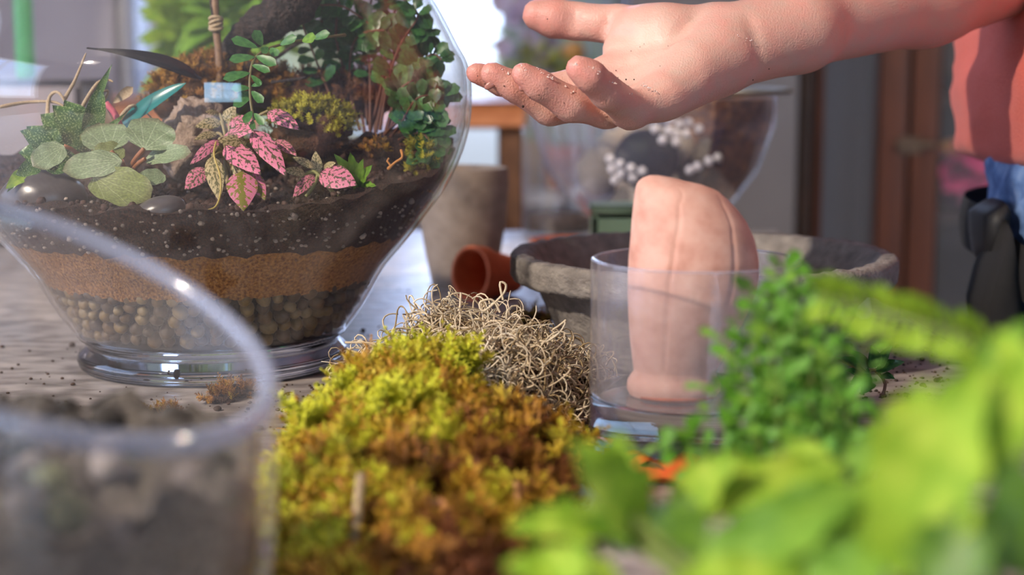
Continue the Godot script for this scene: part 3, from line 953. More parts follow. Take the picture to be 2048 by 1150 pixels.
func terrarium_plants() -> void:
	# painted leaves
	var nz := FastNoiseLite.new()
	nz.frequency = 1.0
	nz.fractal_octaves = 3
	var pink_paint := func(base: Color, dark: Color, amount: float, x: float, y: float) -> Color:
		var s := (y - 0.5) * 2.0
		var vein := 1.0 - smoothstep(0.0, 0.12, absf(s)) * 1.0
		var side := absf(fposmod(x * 5.0 - absf(s) * 1.6, 1.0) - 0.5) * 2.0
		vein = maxf(vein * 0.7, smoothstep(0.72, 0.98, side) * 0.8)
		var f := vein * 0.55 + nz.get_noise_2d(x * 9.0, y * 7.0) * 0.8 + amount
		if absf(s) > 0.86 or x > 0.97:
			f += 0.35
		return base.lerp(dark, smoothstep(0.34, 0.46, f)) * (1.0 + 0.12 * nz.get_noise_2d(x * 30.0, y * 30.0))
	var pink_tex := picture(192, 128, func(x, y): return pink_paint.call(col(214, 122, 150), col(76, 66, 50), 0.14, x, y))
	var pink_dark := picture(192, 128, func(x, y): return pink_paint.call(col(216, 124, 148), col(92, 82, 56), 0.24, x, y))
	var olive_tex := picture(192, 128, func(x, y): return pink_paint.call(col(188, 170, 128), col(100, 96, 58), 0.22, x, y))
	var lower_tex := picture(192, 128, func(x, y): return pink_paint.call(col(206, 120, 148), col(120, 116, 34), 0.1 + 0.5 * (1.0 - smoothstep(0.05, 0.2, absf(y - 0.5))) + (0.12 if y > 0.5 else -0.1), x, y))
	var mats := [leaf_mat(pink_tex, Color.WHITE, 0.5, 0.3), leaf_mat(pink_dark, Color.WHITE, 0.5, 0.3), leaf_mat(olive_tex, Color.WHITE, 0.5, 0.3), leaf_mat(lower_tex, Color.WHITE, 0.5, 0.3)]
	var what := ["pink leaf with dark green veins", "dusky pink mottled leaf", "pale olive mottled leaf", "pink leaf with a broad green midrib"]
	var pale_stem := flat_mat(col(150, 134, 92), 0.6)
	var o := thing("polka_dot_plant", "large bushy pink-splashed plant with drooping leaves at the terrarium's front centre", "plant", W(470, 410, 0.81))
	var soil_at := W(470, 400, 0.825)
	var hub := W(455, 300, 0.83)
	var data := [   # base, tip, depth of each, width, look
		[451, 290, 0.820, 522, 350, 0.796, 52, 0], [505, 260, 0.822, 572, 352, 0.797, 46, 0], [536, 222, 0.83, 600, 260, 0.815, 36, 1],
		[462, 238, 0.835, 512, 258, 0.818, 40, 1], [482, 343, 0.806, 487, 422, 0.79, 62, 3], [412, 336, 0.812, 370, 380, 0.80, 38, 1],
		[438, 280, 0.826, 380, 330, 0.81, 24, 0], [424, 312, 0.818, 438, 402, 0.80, 38, 2], [442, 243, 0.84, 390, 254, 0.83, 26, 2],
		[440, 228, 0.845, 410, 224, 0.835, 15, 2], [448, 246, 0.842, 472, 212, 0.838, 28, 2], [494, 282, 0.822, 436, 284, 0.808, 30, 2],
		[434, 266, 0.835, 388, 280, 0.82, 18, 2], [552, 280, 0.83, 594, 312, 0.82, 24, 1], [444, 276, 0.832, 508, 262, 0.812, 34, 1], [500, 345, 0.812, 530, 400, 0.80, 34, 3], [470, 320, 0.815, 500, 390, 0.812, 30, 2]]
	for d in data:
		part("leaf", px_leaf(Vector2(d[0], d[1]), Vector2(d[3], d[4]), d[2], d[5], d[6], 0, -0.12, 0.12, 0.02, Vector3(0, 0.5, 0)), mats[d[7]], o, what[d[7]])
	var sb := MB.new()
	tube(sb, curve([soil_at, W(452, 350, 0.828), hub], 8), [0.0016], 6)
	for d in data:
		var p := W(d[0], d[1], d[2])
		tube(sb, curve([hub.lerp(soil_at, rnd(0.0, 0.5)), hub.lerp(p, 0.5) + Vector3(0, 0.003, 0), p], 6), [0.0009], 5)
	part("stem", sb.mesh(), pale_stem, o)
	sb = MB.new()
	tube(sb, curve([W(432, 284, 0.81), W(428, 310, 0.80), W(440, 350, 0.797), W(441, 385, 0.795), W(432, 412, 0.79), W(410, 422, 0.787), W(350, 440, 0.783), W(300, 445, 0.783), W(262, 430, 0.785), W(247, 417, 0.79)], 34), [0.0005], 6)
	part("runner", sb.mesh(), flat_mat(col(186, 164, 84), 0.5), o, "thin straw-yellow runner trailing over the soil")
	o = thing("polka_dot_plant", "small pink-splashed seedling right of the large one, with one broad pink leaf", "plant", W(640, 400, 0.80))
	for d in [[640, 345, 0.822, 714, 370, 0.812, 56, 0], [634, 350, 0.825, 631, 302, 0.825, 24, 2], [646, 335, 0.827, 672, 326, 0.82, 16, 2], [627, 350, 0.82, 586, 396, 0.80, 28, 1], [628, 334, 0.823, 584, 314, 0.82, 18, 2], [610, 346, 0.82, 566, 340, 0.815, 20, 2]]:
		part("leaf", px_leaf(Vector2(d[0], d[1]), Vector2(d[3], d[4]), d[2], d[5], d[6], 0, -0.1, 0.12, 0.02, Vector3(0, 0.5, 0)), mats[d[7]], o, what[d[7]])
	sb = MB.new()
	tube(sb, curve([W(690, 410, 0.815), W(662, 380, 0.82), W(636, 348, 0.823), W(620, 344, 0.824), W(600, 360, 0.826)], 12), [0.0013, 0.0011], 6)
	tube(sb, curve([W(636, 348, 0.823), W(628, 372, 0.824), W(612, 392, 0.826)], 6), [0.001], 6)
	part("stem", sb.mesh(), flat_mat(col(140, 140, 84), 0.6), o)
	# silver-leaved plant
	var silver := func(olive: float, x: float, y: float) -> Color:
		var dx := x - 0.02
		var dy := y - 0.5
		var ang := atan2(dy, dx)
		var r := sqrt(dx * dx + dy * dy)
		var ray := absf(fposmod(ang * 2.55 + 0.5, 1.0) - 0.5) * 2.0
		var v := smoothstep(1.0 - 0.05 / maxf(r, 0.05), 1.0, 1.0 - ray) * 0.8
		var c := col(122, 140, 104).lerp(col(104, 112, 52), olive)
		c = c.lerp(col(190, 198, 168), v * (1.0 - olive * 0.6))
		c = c.lerp(col(96, 92, 62), smoothstep(0.78, 1.0, r) * 0.8)
		return c * (1.0 + 0.25 * nz.get_noise_2d(x * 16.0, y * 16.0))
	var silver_mat := leaf_mat(picture(160, 160, func(x, y): return silver.call(0.0, x, y)), Color.WHITE, 0.5, 0.3)
	var olive_mat := leaf_mat(picture(160, 160, func(x, y): return silver.call(0.8, x, y)), Color.WHITE, 0.5, 0.3)
	o = thing("silver_leaf_plant", "low plant with rounded silvery green, pale-veined leaves left of the pink one", "plant", W(240, 400, 0.81))
	for d in [[288, 300, 0.815, 318, 238, 0.825, 96, silver_mat], [220, 304, 0.815, 200, 246, 0.825, 92, silver_mat], [244, 322, 0.81, 124, 342, 0.80, 62, silver_mat], [128, 292, 0.81, 66, 334, 0.80, 56, silver_mat],
		[290, 318, 0.82, 382, 304, 0.81, 44, silver_mat], [186, 352, 0.805, 300, 402, 0.79, 92, olive_mat], [330, 350, 0.81, 276, 362, 0.80, 40, silver_mat], [192, 290, 0.82, 170, 262, 0.825, 40, olive_mat], [250, 300, 0.818, 180, 316, 0.81, 52, olive_mat]]:
		part("leaf", px_leaf(Vector2(d[0], d[1]), Vector2(d[3], d[4]), d[2], d[5], d[6], 2, 0.1, 0.06, 0.035, Vector3(0, 0.7, 0), 12), d[7], o, "silvery leaf with pale veins" if d[7] == silver_mat else "olive green leaf")
	sb = MB.new()
	for q in [[288, 298, 258, 338], [222, 302, 246, 342], [128, 292, 160, 312], [244, 322, 250, 345], [290, 318, 262, 345], [186, 352, 240, 352]]:
		tube(sb, curve([W(q[0], q[1], 0.812), W((q[0] + q[2]) / 2, (q[1] + q[3]) / 2 - 3, 0.815), W(q[2], q[3], 0.822)], 6), [0.0013], 6)
	part("stem", sb.mesh(), flat_mat(col(154, 100, 66), 0.5), o)
	# speckled plant at the left
	var speck_tex := picture(160, 160, func(x, y):
		var f := nz.get_noise_2d(x * 26.0, y * 15.0)
		var c := col(46, 88, 36).lerp(col(86, 118, 44), clampf(nz.get_noise_2d(x * 4.0, y * 4.0) + 0.3, 0, 1))
		return c.lerp(col(178, 194, 136), smoothstep(0.2, 0.34, f) * 0.8))
	var speck_mat := leaf_mat(speck_tex, Color.WHITE, 0.35, 0.3)
	o = thing("speckled_plant", "dark green leafy plant speckled with cream at the terrarium's left, one leaf twisting upward", "plant", W(130, 370, 0.85))
	for d in [[176, 290, 0.84, 200, 170, 0.83, 42, 4], [192, 196, 0.832, 224, 128, 0.83, 17, 1], [170, 300, 0.838, 80, 228, 0.83, 80, 0], [150, 320, 0.835, 36, 306, 0.82, 84, 0], [176, 280, 0.842, 128, 200, 0.84, 60, 0], [168, 300, 0.845, 176, 236, 0.835, 70, 0], [80, 320, 0.83, 14, 384, 0.82, 40, 1], [120, 300, 0.84, 40, 262, 0.83, 60, 0], [190, 290, 0.84, 252, 225, 0.83, 26, 1], [190, 306, 0.838, 104, 210, 0.828, 84, 0], [140, 335, 0.832, 52, 252, 0.822, 84, 0]]:
		part("leaf", px_leaf(Vector2(d[0], d[1]), Vector2(d[3], d[4]), d[2], d[5], d[6], d[7], 0.25, 0.18, 0.05, Vector3(0.2, 0.4, 0), 12), speck_mat, o)
	part("leaf", px_leaf(Vector2(60, 340), Vector2(12, 378), 0.828, 0.815, 30, 0, 0.2, 0.1, 0.03, Vector3(0, 0.5, 0)), M.lime_leaf, o, "bright yellow-green leaf")
	part("leaf", px_leaf(Vector2(214, 290), Vector2(206, 206), 0.85, 0.845, 46, 0, 0.3, 0.1, 0.0, Vector3(-0.4, 0.1, 0)), leaf_mat(null, col(118, 96, 78), 0.5, 0.2), o, "brown underside of a leaf")
	sb = MB.new()
	tube(sb, curve([W(240, 252, 0.843), W(230, 228, 0.843), W(212, 206, 0.843)], 8), [0.0022, 0.0018], 8)
	part("leaf_stalk", sb.mesh(), flat_mat(col(206, 100, 116), 0.45), o, "thick pink leaf stalk")
	sb = MB.new()
	for q in [[176, 290], [170, 300], [150, 320], [80, 320], [120, 300]]:
		tube(sb, curve([W(q[0], q[1], 0.84), W(170, 340, 0.85)], 4), [0.0014], 6)
	part("stem", sb.mesh(), M.green_stem, o)
	# dry blades
	o = thing("dry_grass", "tuft of dry straw-coloured grass blades behind the speckled plant", "dry grass", W(160, 260, 0.87))
	for q in [[[95, 255], [97, 200], [112, 184], [128, 200], [150, 260]], [[128, 200], [150, 160], [172, 106]], [[150, 240], [190, 172], [214, 160], [226, 164]], [[190, 230], [215, 186], [208, 182]], [[0, 214], [60, 204], [120, 208], [150, 250]], [[230, 250], [262, 212], [290, 224], [306, 240]]]:
		var pts := []
		for p in q:
			pts.append(W(p[0], p[1], 0.845 + rnd(0, 0.02)))
		var tb := MB.new()
		tube(tb, curve(pts, 14), [0.0010, 0.0012, 0.0012, 0.0011, 0.001, 0.001, 0.0009, 0.0008, 0.0008, 0.0007, 0.0006, 0.0006, 0.0005, 0.0003], 6)
		part("blade", tb.mesh(), M.straw, o)
	part("blade", px_leaf(Vector2(226, 206), Vector2(266, 174), 0.865, 0.86, 26, 3, 0.3, 0.05), M.straw, o, "broad folded straw leaf")
	# strap leaves
	var strap := leaf_mat(null, col(30, 28, 36), 0.22, 0.0)
	o = thing("dark_strap_leaf", "long pointed blackish leaf reaching left across the upper terrarium", "leaf", W(400, 160, 0.88))
	part("blade", px_leaf(Vector2(402, 158), Vector2(172, 96), 0.88, 0.84, 44, 1, 0.3, 0.12, 0.0, Vector3(0, 0.9, 0), 16), strap, o)
	sb = MB.new()
	tube(sb, curve([W(402, 158, 0.88), W(330, 118, 0.868), W(174, 96, 0.84)], 12), [0.001, 0.0008, 0.0006], 5)
	part("midrib", sb.mesh(), flat_mat(col(44, 40, 48), 0.3), o)
	o = thing("teal_leaf", "smooth arching leaf behind the silvery one, a teal window reflection in its colour", "leaf", W(236, 262, 0.86))
	part("blade", px_leaf(Vector2(236, 262), Vector2(372, 166), 0.86, 0.85, 34, 4, 0.2, 0.14, 0.0, Vector3(-0.6, 0.4, 0), 14), leaf_mat(null, col(20, 118, 116), 0.25, 0.3), o)  # window reflection put into the teal colour
	sb = MB.new()
	tube(sb, curve([W(224, 290, 0.86), W(236, 262, 0.86), W(300, 200, 0.858)], 8), [0.0012, 0.001], 6)
	part("midrib", sb.mesh(), flat_mat(col(26, 96, 92), 0.4), o)
	# moss in the terrarium
	var golden := func(p: Vector3) -> Color: return mix3(0.5 + 0.8 * n3(p, 60.0) + rnd(-0.2, 0.2), lin(104, 62, 24), lin(164, 110, 36), lin(196, 160, 48))
	var lime := func(p: Vector3) -> Color: return mix3(0.5 + 0.8 * n3(p, 60.0) + rnd(-0.2, 0.2), lin(120, 108, 24), lin(178, 168, 38), lin(206, 200, 64))
	var brown := noisy([[0.0, col(44, 28, 16)], [1.0, col(110, 70, 34)]], 0.05, 20.0, 0.95, 0.1, 61)
	moss_clump("moss_clump", "golden-brown moss mound in the terrarium round the foot of the bound cane", [[W(405, 185, 0.93), Vector3(0.026, 0.018, 0.02)], [W(450, 170, 0.94), Vector3(0.024, 0.016, 0.02)], [W(345, 205, 0.925), Vector3(0.012, 0.012, 0.012)], [W(510, 180, 0.945), Vector3(0.022, 0.015, 0.02)]], 900, 0.009, golden, brown, 0.8)
	moss_clump("moss_clump", "bright yellow-green moss cushion right of the pink plant", [[W(618, 238, 0.875), Vector3(0.018, 0.008, 0.012)], [W(662, 255, 0.88), Vector3(0.012, 0.009, 0.010)]], 420, 0.0075, lime, brown, 0.8)
	moss_clump("moss_clump", "rusty brown moss mound in the terrarium under the fern stems", [[W(640, 195, 0.95), Vector3(0.034, 0.014, 0.02)], [W(720, 190, 0.96), Vector3(0.03, 0.014, 0.02)], [W(620, 280, 0.89), Vector3(0.022, 0.014, 0.016)]], 500, 0.009, func(p: Vector3) -> Color: return mix3(0.5 + 0.8 * n3(p, 50.0), lin(70, 40, 20), lin(120, 74, 34), lin(150, 100, 40)), brown, 0.6)
	moss_clump("moss_clump", "small yellow-green moss tuft at the terrarium's right wall", [[W(842, 312, 0.872), Vector3(0.006, 0.008, 0.005)], [W(838, 345, 0.875), Vector3(0.005, 0.005, 0.005)]], 150, 0.006, lime, brown, 0.9)
	moss_clump("moss_clump", "ochre moss fringe along the soil's right front edge in the terrarium", [[W(800, 384, 0.868), Vector3(0.013, 0.003, 0.006)], [W(748, 300, 0.87), Vector3(0.006, 0.005, 0.006)], [W(762, 400, 0.85), Vector3(0.010, 0.002, 0.006)]], 240, 0.0048, golden, brown, 0.7)
	# green seedling at the right
	o = thing("green_seedling", "small fresh green seedling between the pink seedling and the root ball", "plant", W(712, 375, 0.84))
	for d in [[712, 372, 668, 308, 34], [712, 372, 700, 305, 36], [716, 374, 745, 330, 30], [712, 376, 690, 345, 30], [718, 376, 752, 372, 24], [714, 372, 726, 318, 30]]:
		part("leaf", px_leaf(Vector2(d[0], d[1]), Vector2(d[2], d[3]), 0.835, 0.82, d[4], 0, 0.2, 0.15, 0.05, Vector3(0, 0.5, 0), 9, 0.3), M.mid_leaf, o)
	sb = MB.new()
	tube(sb, [W(714, 395, 0.835), W(713, 370, 0.835)], [0.0012], 6)
	part("stem", sb.mesh(), M.green_stem, o)
	# fern with its root ball
	o = thing("fern", "tall dark green fern with rounded leaflets and reddish stems at the terrarium's right", "fern", W(780, 330, 0.9))
	sb = MB.new()
	ball(sb, W(772, 338, 0.905), Vector3(0.026, 0.022, 0.022), 0.3, 2.0, 20, 28)
	part("root_ball", sb.mesh(), M.soil, o, "dark brown root ball")
	var leaflets := []
	for k in 4:
		var b := MB.new()
		leaf(b, Vector3.ZERO, Vector3(0, 0.0, -1), Vector3.UP, 0.9, 3, 0.15, 0.1, 0.03, Color.WHITE, 7)
		leaflets.append(b.mesh())
	var low := thing("fern", "low bushy dark green fern with rounded leaflets against the terrarium's right wall", "fern", W(800, 330, 0.9))
	var fronds := [
		[[690, 260, .93], [660, 190, .93], [628, 110, .93], [600, 30, .925], [590, -60, .92]], [[720, 260, .93], [690, 150, .935], [672, 60, .93], [690, -60, .92]], [[740, 260, .93], [740, 150, .93], [735, 40, .93], [760, -60, .92]],
		[[760, 260, .92], [775, 170, .915], [800, 90, .91], [850, 20, .90]], [[735, 250, .94], [720, 120, .94], [650, 30, .94], [620, -20, .94]], [[770, 270, .92], [810, 120, .93], [830, 40, .925], [845, -40, .92]],
		[[750, 270, .93], [760, 120, .945], [790, 20, .94], [800, -60, .94]], [[740, 265, .935], [770, 100, .92], [700, 20, .915], [640, 10, .91]], [[770, 280, .925], [820, 160, .91], [860, 110, .90], [885, 120, .89]], [[700, 260, .94], [700, 120, .93], [720, 70, .92], [770, 60, .91]], [[750, 270, .93], [790, 100, .92], [840, 70, .91], [870, 60, .905]], [[730, 270, .94], [700, 110, .945], [660, 60, .94], [640, 40, .935]]]
	var bushy := [[[770, 280, .91], [800, 220, .90], [840, 180, .89], [880, 160, .885]], [[770, 290, .91], [820, 250, .89], [860, 245, .88], [892, 262, .87]], [[760, 280, .90], [800, 240, .88], [850, 220, .87], [870, 215, .87]], [[775, 290, .9], [830, 290, .88], [870, 300, .87], [885, 285, .87]],
		[[770, 280, .91], [790, 200, .90], [810, 170, .89], [850, 150, .89]], [[780, 290, .91], [830, 230, .89], [870, 190, .88], [885, 200, .88]], [[780, 290, .90], [820, 270, .88], [850, 270, .87], [870, 320, .87]], [[775, 280, .9], [800, 250, .88], [830, 200, .87], [860, 190, .87]]]
	for f in fronds + bushy:
		var owner_plant: Node3D = low if f in bushy else o
		var pts := []
		for q in f:
			pts.append(W(q[0], q[1], q[2]))
		var line := curve(pts, 16)
		for i in 16:                                    # keep every stem inside the glass
			var flat := Vector2(line[i].x - TC.x, line[i].z - TC.z)
			var room_left := t_radius(clampf(line[i].y - T, 0.02, 0.3)) - 0.014
			if flat.length() > room_left:
				flat = flat.normalized() * room_left
				line[i] = Vector3(TC.x + flat.x, line[i].y, TC.z + flat.y)
		var tb := MB.new()
		tube(tb, line, [0.0012, 0.0011, 0.001, 0.0009, 0.0008, 0.0007], 5)
		part("stem", tb.mesh(), M.brown_stem, owner_plant)
		for i in range(5, 16):
			for s in [-1, 1]:
				var d: Vector3 = (line[mini(i + 1, 15)] - line[i - 1]).normalized()
				var side: Vector3 = d.cross(Vector3(rnd(-0.4, 0.4), 0.3, 1)).normalized() * s
				var dir: Vector3 = (side + d * 0.5 + Vector3(rnd(-0.3, 0.3), rnd(-0.4, 0.1), rnd(-0.3, 0.5))).normalized()
				hang(owner_plant, leaflets[rng.randi() % 4], M.dark_leaf if rng.randf() < 0.7 else M.green_leaf, line[i], dir, Vector3(rnd(-0.5, 0.5), 0.8, 0.9), rnd(0.0085, 0.0135))
	# hanging frond in front
	o = thing("trailing_sprig", "trailing sprig of rounded green leaflets hanging down before the golden moss", "sprig", W(650, 75, 0.84))
	var st := MB.new()
	tube(st, curve([W(690, 70, 0.87), W(640, 76, 0.85), W(585, 84, 0.83), W(535, 98, 0.815), W(508, 120, 0.805), W(500, 155, 0.80), W(501, 200, 0.797), W(508, 240, 0.795)], 26), [0.0011, 0.001, 0.0008], 6)
	part("stem", st.mesh(), flat_mat(col(110, 100, 56), 0.5), o)
	for q in [[524, 92, 508, 60, 30, .815], [516, 96, 462, 78, 28, .81], [540, 96, 556, 112, 24, .815], [560, 90, 594, 74, 26, .82], [536, 94, 524, 106, 20, .81], [604, 82, 632, 74, 30, .835], [510, 114, 458, 120, 26, .805], [512, 112, 553, 130, 28, .802], [500, 146, 446, 158, 28, .80],
		[502, 150, 522, 172, 18, .80], [500, 176, 462, 178, 22, .798], [502, 172, 524, 168, 14, .80], [503, 182, 526, 206, 24, .797], [500, 196, 466, 212, 26, .797], [504, 222, 488, 246, 22, .795], [508, 226, 528, 250, 20, .795], [506, 240, 504, 260, 16, .795], [502, 185, 476, 196, 24, .80], [626, 78, 660, 66, 26, .845], [504, 130, 540, 144, 22, .80]]:
		part("leaflet", px_leaf(Vector2(q[0], q[1]), Vector2(q[2], q[3]), q[5], q[5] - 0.004, q[4], 3, 0.15, 0.08, 0.02, Vector3(rnd(-0.3, 0.3), 0.5, 0), 7), M.green_leaf if rng.randf() < 0.7 else M.mid_leaf, o)
	# driftwood, cane, twig, rootlet
	var dw := MB.new()
	var dl := curve([W(462, 130, 0.93), W(475, 85, 0.925), W(515, 55, 0.915), W(560, 28, 0.905), W(610, -20, 0.90), W(660, -80, 0.90)], 24)
	var rad := []
	for i in 24:
		rad.append(lerpf(0.006, 0.0125, minf(1.0, i / 12.0)) * (1.0 + 0.3 * n3(dl[i], 90.0)))
	tube(dw, dl, rad, 14)
	for i in dw.v.size():
		dw.v[i] += Vector3(n3(dw.v[i], 120.0), n3(dw.v[i] + Vector3.ONE, 120.0), n3(dw.v[i] - Vector3.ONE, 120.0)) * 0.0045 + Vector3(n3(dw.v[i], 300.0), n3(dw.v[i] + Vector3.ONE, 300.0), 0) * 0.002
	o = thing("driftwood", "gnarled dark brown driftwood branch leaning up behind the trailing sprig", "driftwood", W(470, 130, 0.93))
	part("branch", dw.mesh(), M.bark_wood, o)
	dw = MB.new()
	tube(dw, curve([W(470, 120, 0.925), W(520, 130, 0.92), W(560, 110, 0.915), W(592, 88, 0.91), W(640, 70, 0.905)], 14), [0.002, 0.0026, 0.002, 0.0012], 7)
	part("twig", dw.mesh(), M.bark_wood, o)
	dw = MB.new()
	tube(dw, curve([W(545, 164, 0.90), W(580, 160, 0.89), W(612, 155, 0.88)], 8), [0.0014, 0.001], 6)
	part("twig", dw.mesh(), M.bark_wood, o)
	o = thing("bound_cane", "thin upright brown cane bound with a raffia knot inside the terrarium", "cane", W(438, 150, 0.91))
	var cb := MB.new()
	tube(cb, curve([W(440, 165, 0.91), W(437, 100, 0.91), W(431, 40, 0.91), W(429, -80, 0.91)], 16), [0.0021, 0.0022, 0.0019, 0.0023], 8)
	part("cane", cb.mesh(), noisy([[0.0, col(104, 76, 54)], [1.0, col(158, 122, 88)]], 0.04, 20.0, 0.6), o)
	cb = MB.new()
	tube(cb, curve([W(433, 40, 0.908), W(424, 20, 0.909), W(418, -80, 0.912)], 8), [0.0012, 0.001], 6)
	part("twig", cb.mesh(), M.bark_wood, o)
	for k in 4:
		var ring := []
		for i in 13:
			var a := TAU * i / 12
			ring.append(W(432, 38 + k * 6, 0.91) + Vector3(cos(a) * 0.0036, 0.0012 * sin(a + k), sin(a) * 0.0036))
		cb = MB.new()
		tube(cb, ring, [0.0011], 6)
		part("raffia_tie", cb.mesh(), M.straw, o)
	cb = MB.new()
	tube(cb, curve([W(776, 338, 0.835), W(790, 325, 0.832), W(804, 315, 0.832), W(802, 300, 0.835)], 12), [0.0009, 0.001, 0.0007], 6)
	tube(cb, [W(782, 332, 0.834), W(774, 322, 0.834), W(778, 316, 0.834)], [0.0006], 5)
	single("rootlet", cb.mesh(), flat_mat(col(196, 130, 62), 0.6), "curled orange rootlet against the dark root ball", "root")

func hang(parent: Node3D, m: Mesh, mat: Material, at: Vector3, dir: Vector3, facing: Vector3, size: float, called := "leaflet") -> void:
	var z := -dir
	var x := facing.cross(z).normalized()
	var y := z.cross(x)
	var o := MeshInstance3D.new()
	o.name = called
	o.mesh = m
	o.material_override = mat
	parent.add_child(o, true)
	o.transform = parent.global_transform.affine_inverse() * Transform3D(Basis(x, y, z).scaled(Vector3.ONE * size), at)

# ---------------------------------------------------------------- pots on the table
func roughen(b: MB, amount: float, freq: float, coarse := 0.0, coarse_freq := 20.0) -> void:
	for i in b.v.size():
		var p := b.v[i]
		b.v[i] = p + Vector3(n3(p, freq), n3(p + Vector3(9, 0, 0), freq), n3(p + Vector3(0, 9, 0), freq)) * amount + Vector3(n3(p, coarse_freq), n3(p + Vector3(7, 0, 0), coarse_freq), n3(p + Vector3(0, 7, 0), coarse_freq)) * coarse

func pots() -> void:
	var dc := Vector3(0.1155, T, -0.925)
	var prof := []
	for q in [[Vector2(0.001, 0.014), Vector2(0.066, 0.015), 8], [Vector2(0.068, 0.016), Vector2(0.1035, 0.060), 10], [Vector2(0.106, 0.0638), Vector2(0.1145, 0.0640), 4], [Vector2(0.1165, 0.0620), Vector2(0.1165, 0.0505), 5], [Vector2(0.1145, 0.0475), Vector2(0.1035, 0.0470), 4], [Vector2(0.1015, 0.0450), Vector2(0.0815, 0.004), 10], [Vector2(0.0795, 0.0), Vector2(0.001, 0.0), 3]]:
		for i in q[2]:
			prof.append(q[0].lerp(q[1], float(i) / (q[2] - 1)))
	var b := MB.new()
	lathe(b, dc, prof, 150)
	roughen(b, 0.0012, 130.0, 0.0012, 28.0)
	for i in b.v.size():
		b.v[i].y = maxf(b.v[i].y, T + 0.0002)
	var o := thing("stone_dish", "wide grey rough stone dish with a thick flared rim, behind the clear cylinder", "dish", dc)
	part("dish", b.mesh(), M.concrete, o)
	# the clear cylinder and the pink pot in it
	var gc := Vector3(W(1385, 700, 0.709).x, T, -0.692)
	o = thing("glass_cylinder", "clear glass cylinder with a thick base holding the pink clay pot", "vase", gc)
	part("wall", lathed(gc, [Vector2(0.0447, 0.089), Vector2(0.0455, 0.0896), Vector2(0.0472, 0.0896), Vector2(0.0478, 0.0888), Vector2(0.0478, 0.0282), Vector2(0.0447, 0.0282)], 96, true), M.hazy_glass, o)
	part("rim", lathed(gc, [Vector2(0.0448, 0.0898), Vector2(0.0460, 0.0904), Vector2(0.0476, 0.0898), Vector2(0.0460, 0.0892)], 96, true), glass(0.2, Color(0.75, 0.76, 0.85)), o)
	part("thick_base", lathed(gc, [Vector2(0.001, 0.0272), Vector2(0.040, 0.0272), Vector2(0.0440, 0.0279), Vector2(0.0470, 0.0280), Vector2(0.0477, 0.0270), Vector2(0.0477, 0.003), Vector2(0.0465, 0.0008), Vector2(0.001, 0.0008)], 96), M.thick_glass, o, "solid clear glass base")
	var outline := [[346.0, 1290, 1312], [351, 1278, 1338], [358, 1270, 1364], [366, 1266, 1400], [378, 1264, 1426], [394, 1262, 1444], [414, 1260, 1463], [440, 1258, 1482], [475, 1256, 1498], [515, 1253, 1507], [550, 1252, 1508], [590, 1252, 1502], [640, 1254, 1482], [690, 1258, 1456], [730, 1263, 1436], [752, 1266, 1426], [760, 1258, 1432], [772, 1252, 1438], [790, 1253, 1438], [797, 1257, 1432]]
	var seams := [[346.0, 0.3, 1.2], [370, 0.12, 0.98], [400, -0.16, 0.76], [470, -0.36, 0.57], [550, -0.45, 0.50], [640, -0.42, 0.46], [797, -0.30, 0.42]]
	b = MB.new()
	var rows := 64
	var cols := 160
	for r in rows:
		var y := lerpf(346.0, 797.0, pow(float(r) / (rows - 1), 1.35))
		var l := 0.0
		var rr := 0.0
		for i in outline.size() - 1:
			if y >= outline[i][0] and y <= outline[i + 1][0]:
				var u: float = (y - outline[i][0]) / (outline[i + 1][0] - outline[i][0])
				l = lerpf(outline[i][1], outline[i + 1][1], u)
				rr = lerpf(outline[i][2], outline[i + 1][2], u)
		var s1 := 0.0
		var s2 := 0.0
		for i in seams.size() - 1:
			if y >= seams[i][0] and y <= seams[i + 1][0]:
				var u: float = (y - seams[i][0]) / (seams[i + 1][0] - seams[i][0])
				s1 = lerpf(seams[i][1], seams[i + 1][1], u)
				s2 = lerpf(seams[i][2], seams[i + 1][2], u)
		var mid := W((l + rr) / 2, y, 0.709)
		mid.z = gc.z + 0.002
		var hw := (rr - l) / 2.0 / F * 0.709
		mid.y = T + 0.0275 + (797.0 - y) * 0.1005 / 451.0
		for k in cols:
			var a := TAU * k / cols
			var c := cos(a)
			var dep := 0.0
			for s in [s1, s2]:
				dep += exp(-pow((c - s) / 0.028, 2.0))
			var fade := smoothstep(0.0, 0.12, float(r) / rows) * (1.0 - smoothstep(0.86, 0.9, float(r) / rows))
			var q := 1.0 - 0.022 * dep * fade
			var dr := minf(hw * 0.92, 0.032)
			b.add(mid + Vector3(c * hw * q, 0, sin(a) * dr * q), Color.WHITE)
	b.grid(0, rows, cols, true)
	var cap := b.add(b.v[0].lerp(b.v[cols / 2], 0.5))
	for k in cols:
		b.tri(cap, k, (k + 1) % cols)
	o = thing("clay_pot", "pinkish clay pot with raised seams and a sloping shoulder, standing inside the clear cylinder", "pot", gc + Vector3(0, 0.0275, 0))
	part("body", b.mesh(), M.pink_clay, o)
	var base := MB.new()
	lathe(base, Vector3(W(1345, 700, 0.709).x, T + 0.0274, gc.z + 0.002), [Vector2(0.0196, 0.0022), Vector2(0.0203, 0.0014), Vector2(0.0198, 0.0), Vector2(0.001, 0.0)], 48)
	part("foot_ring", base.mesh(), M.terracotta, o, "orange foot ring")
	# curved orange sherd in front of the cylinder's base
	b = MB.new()
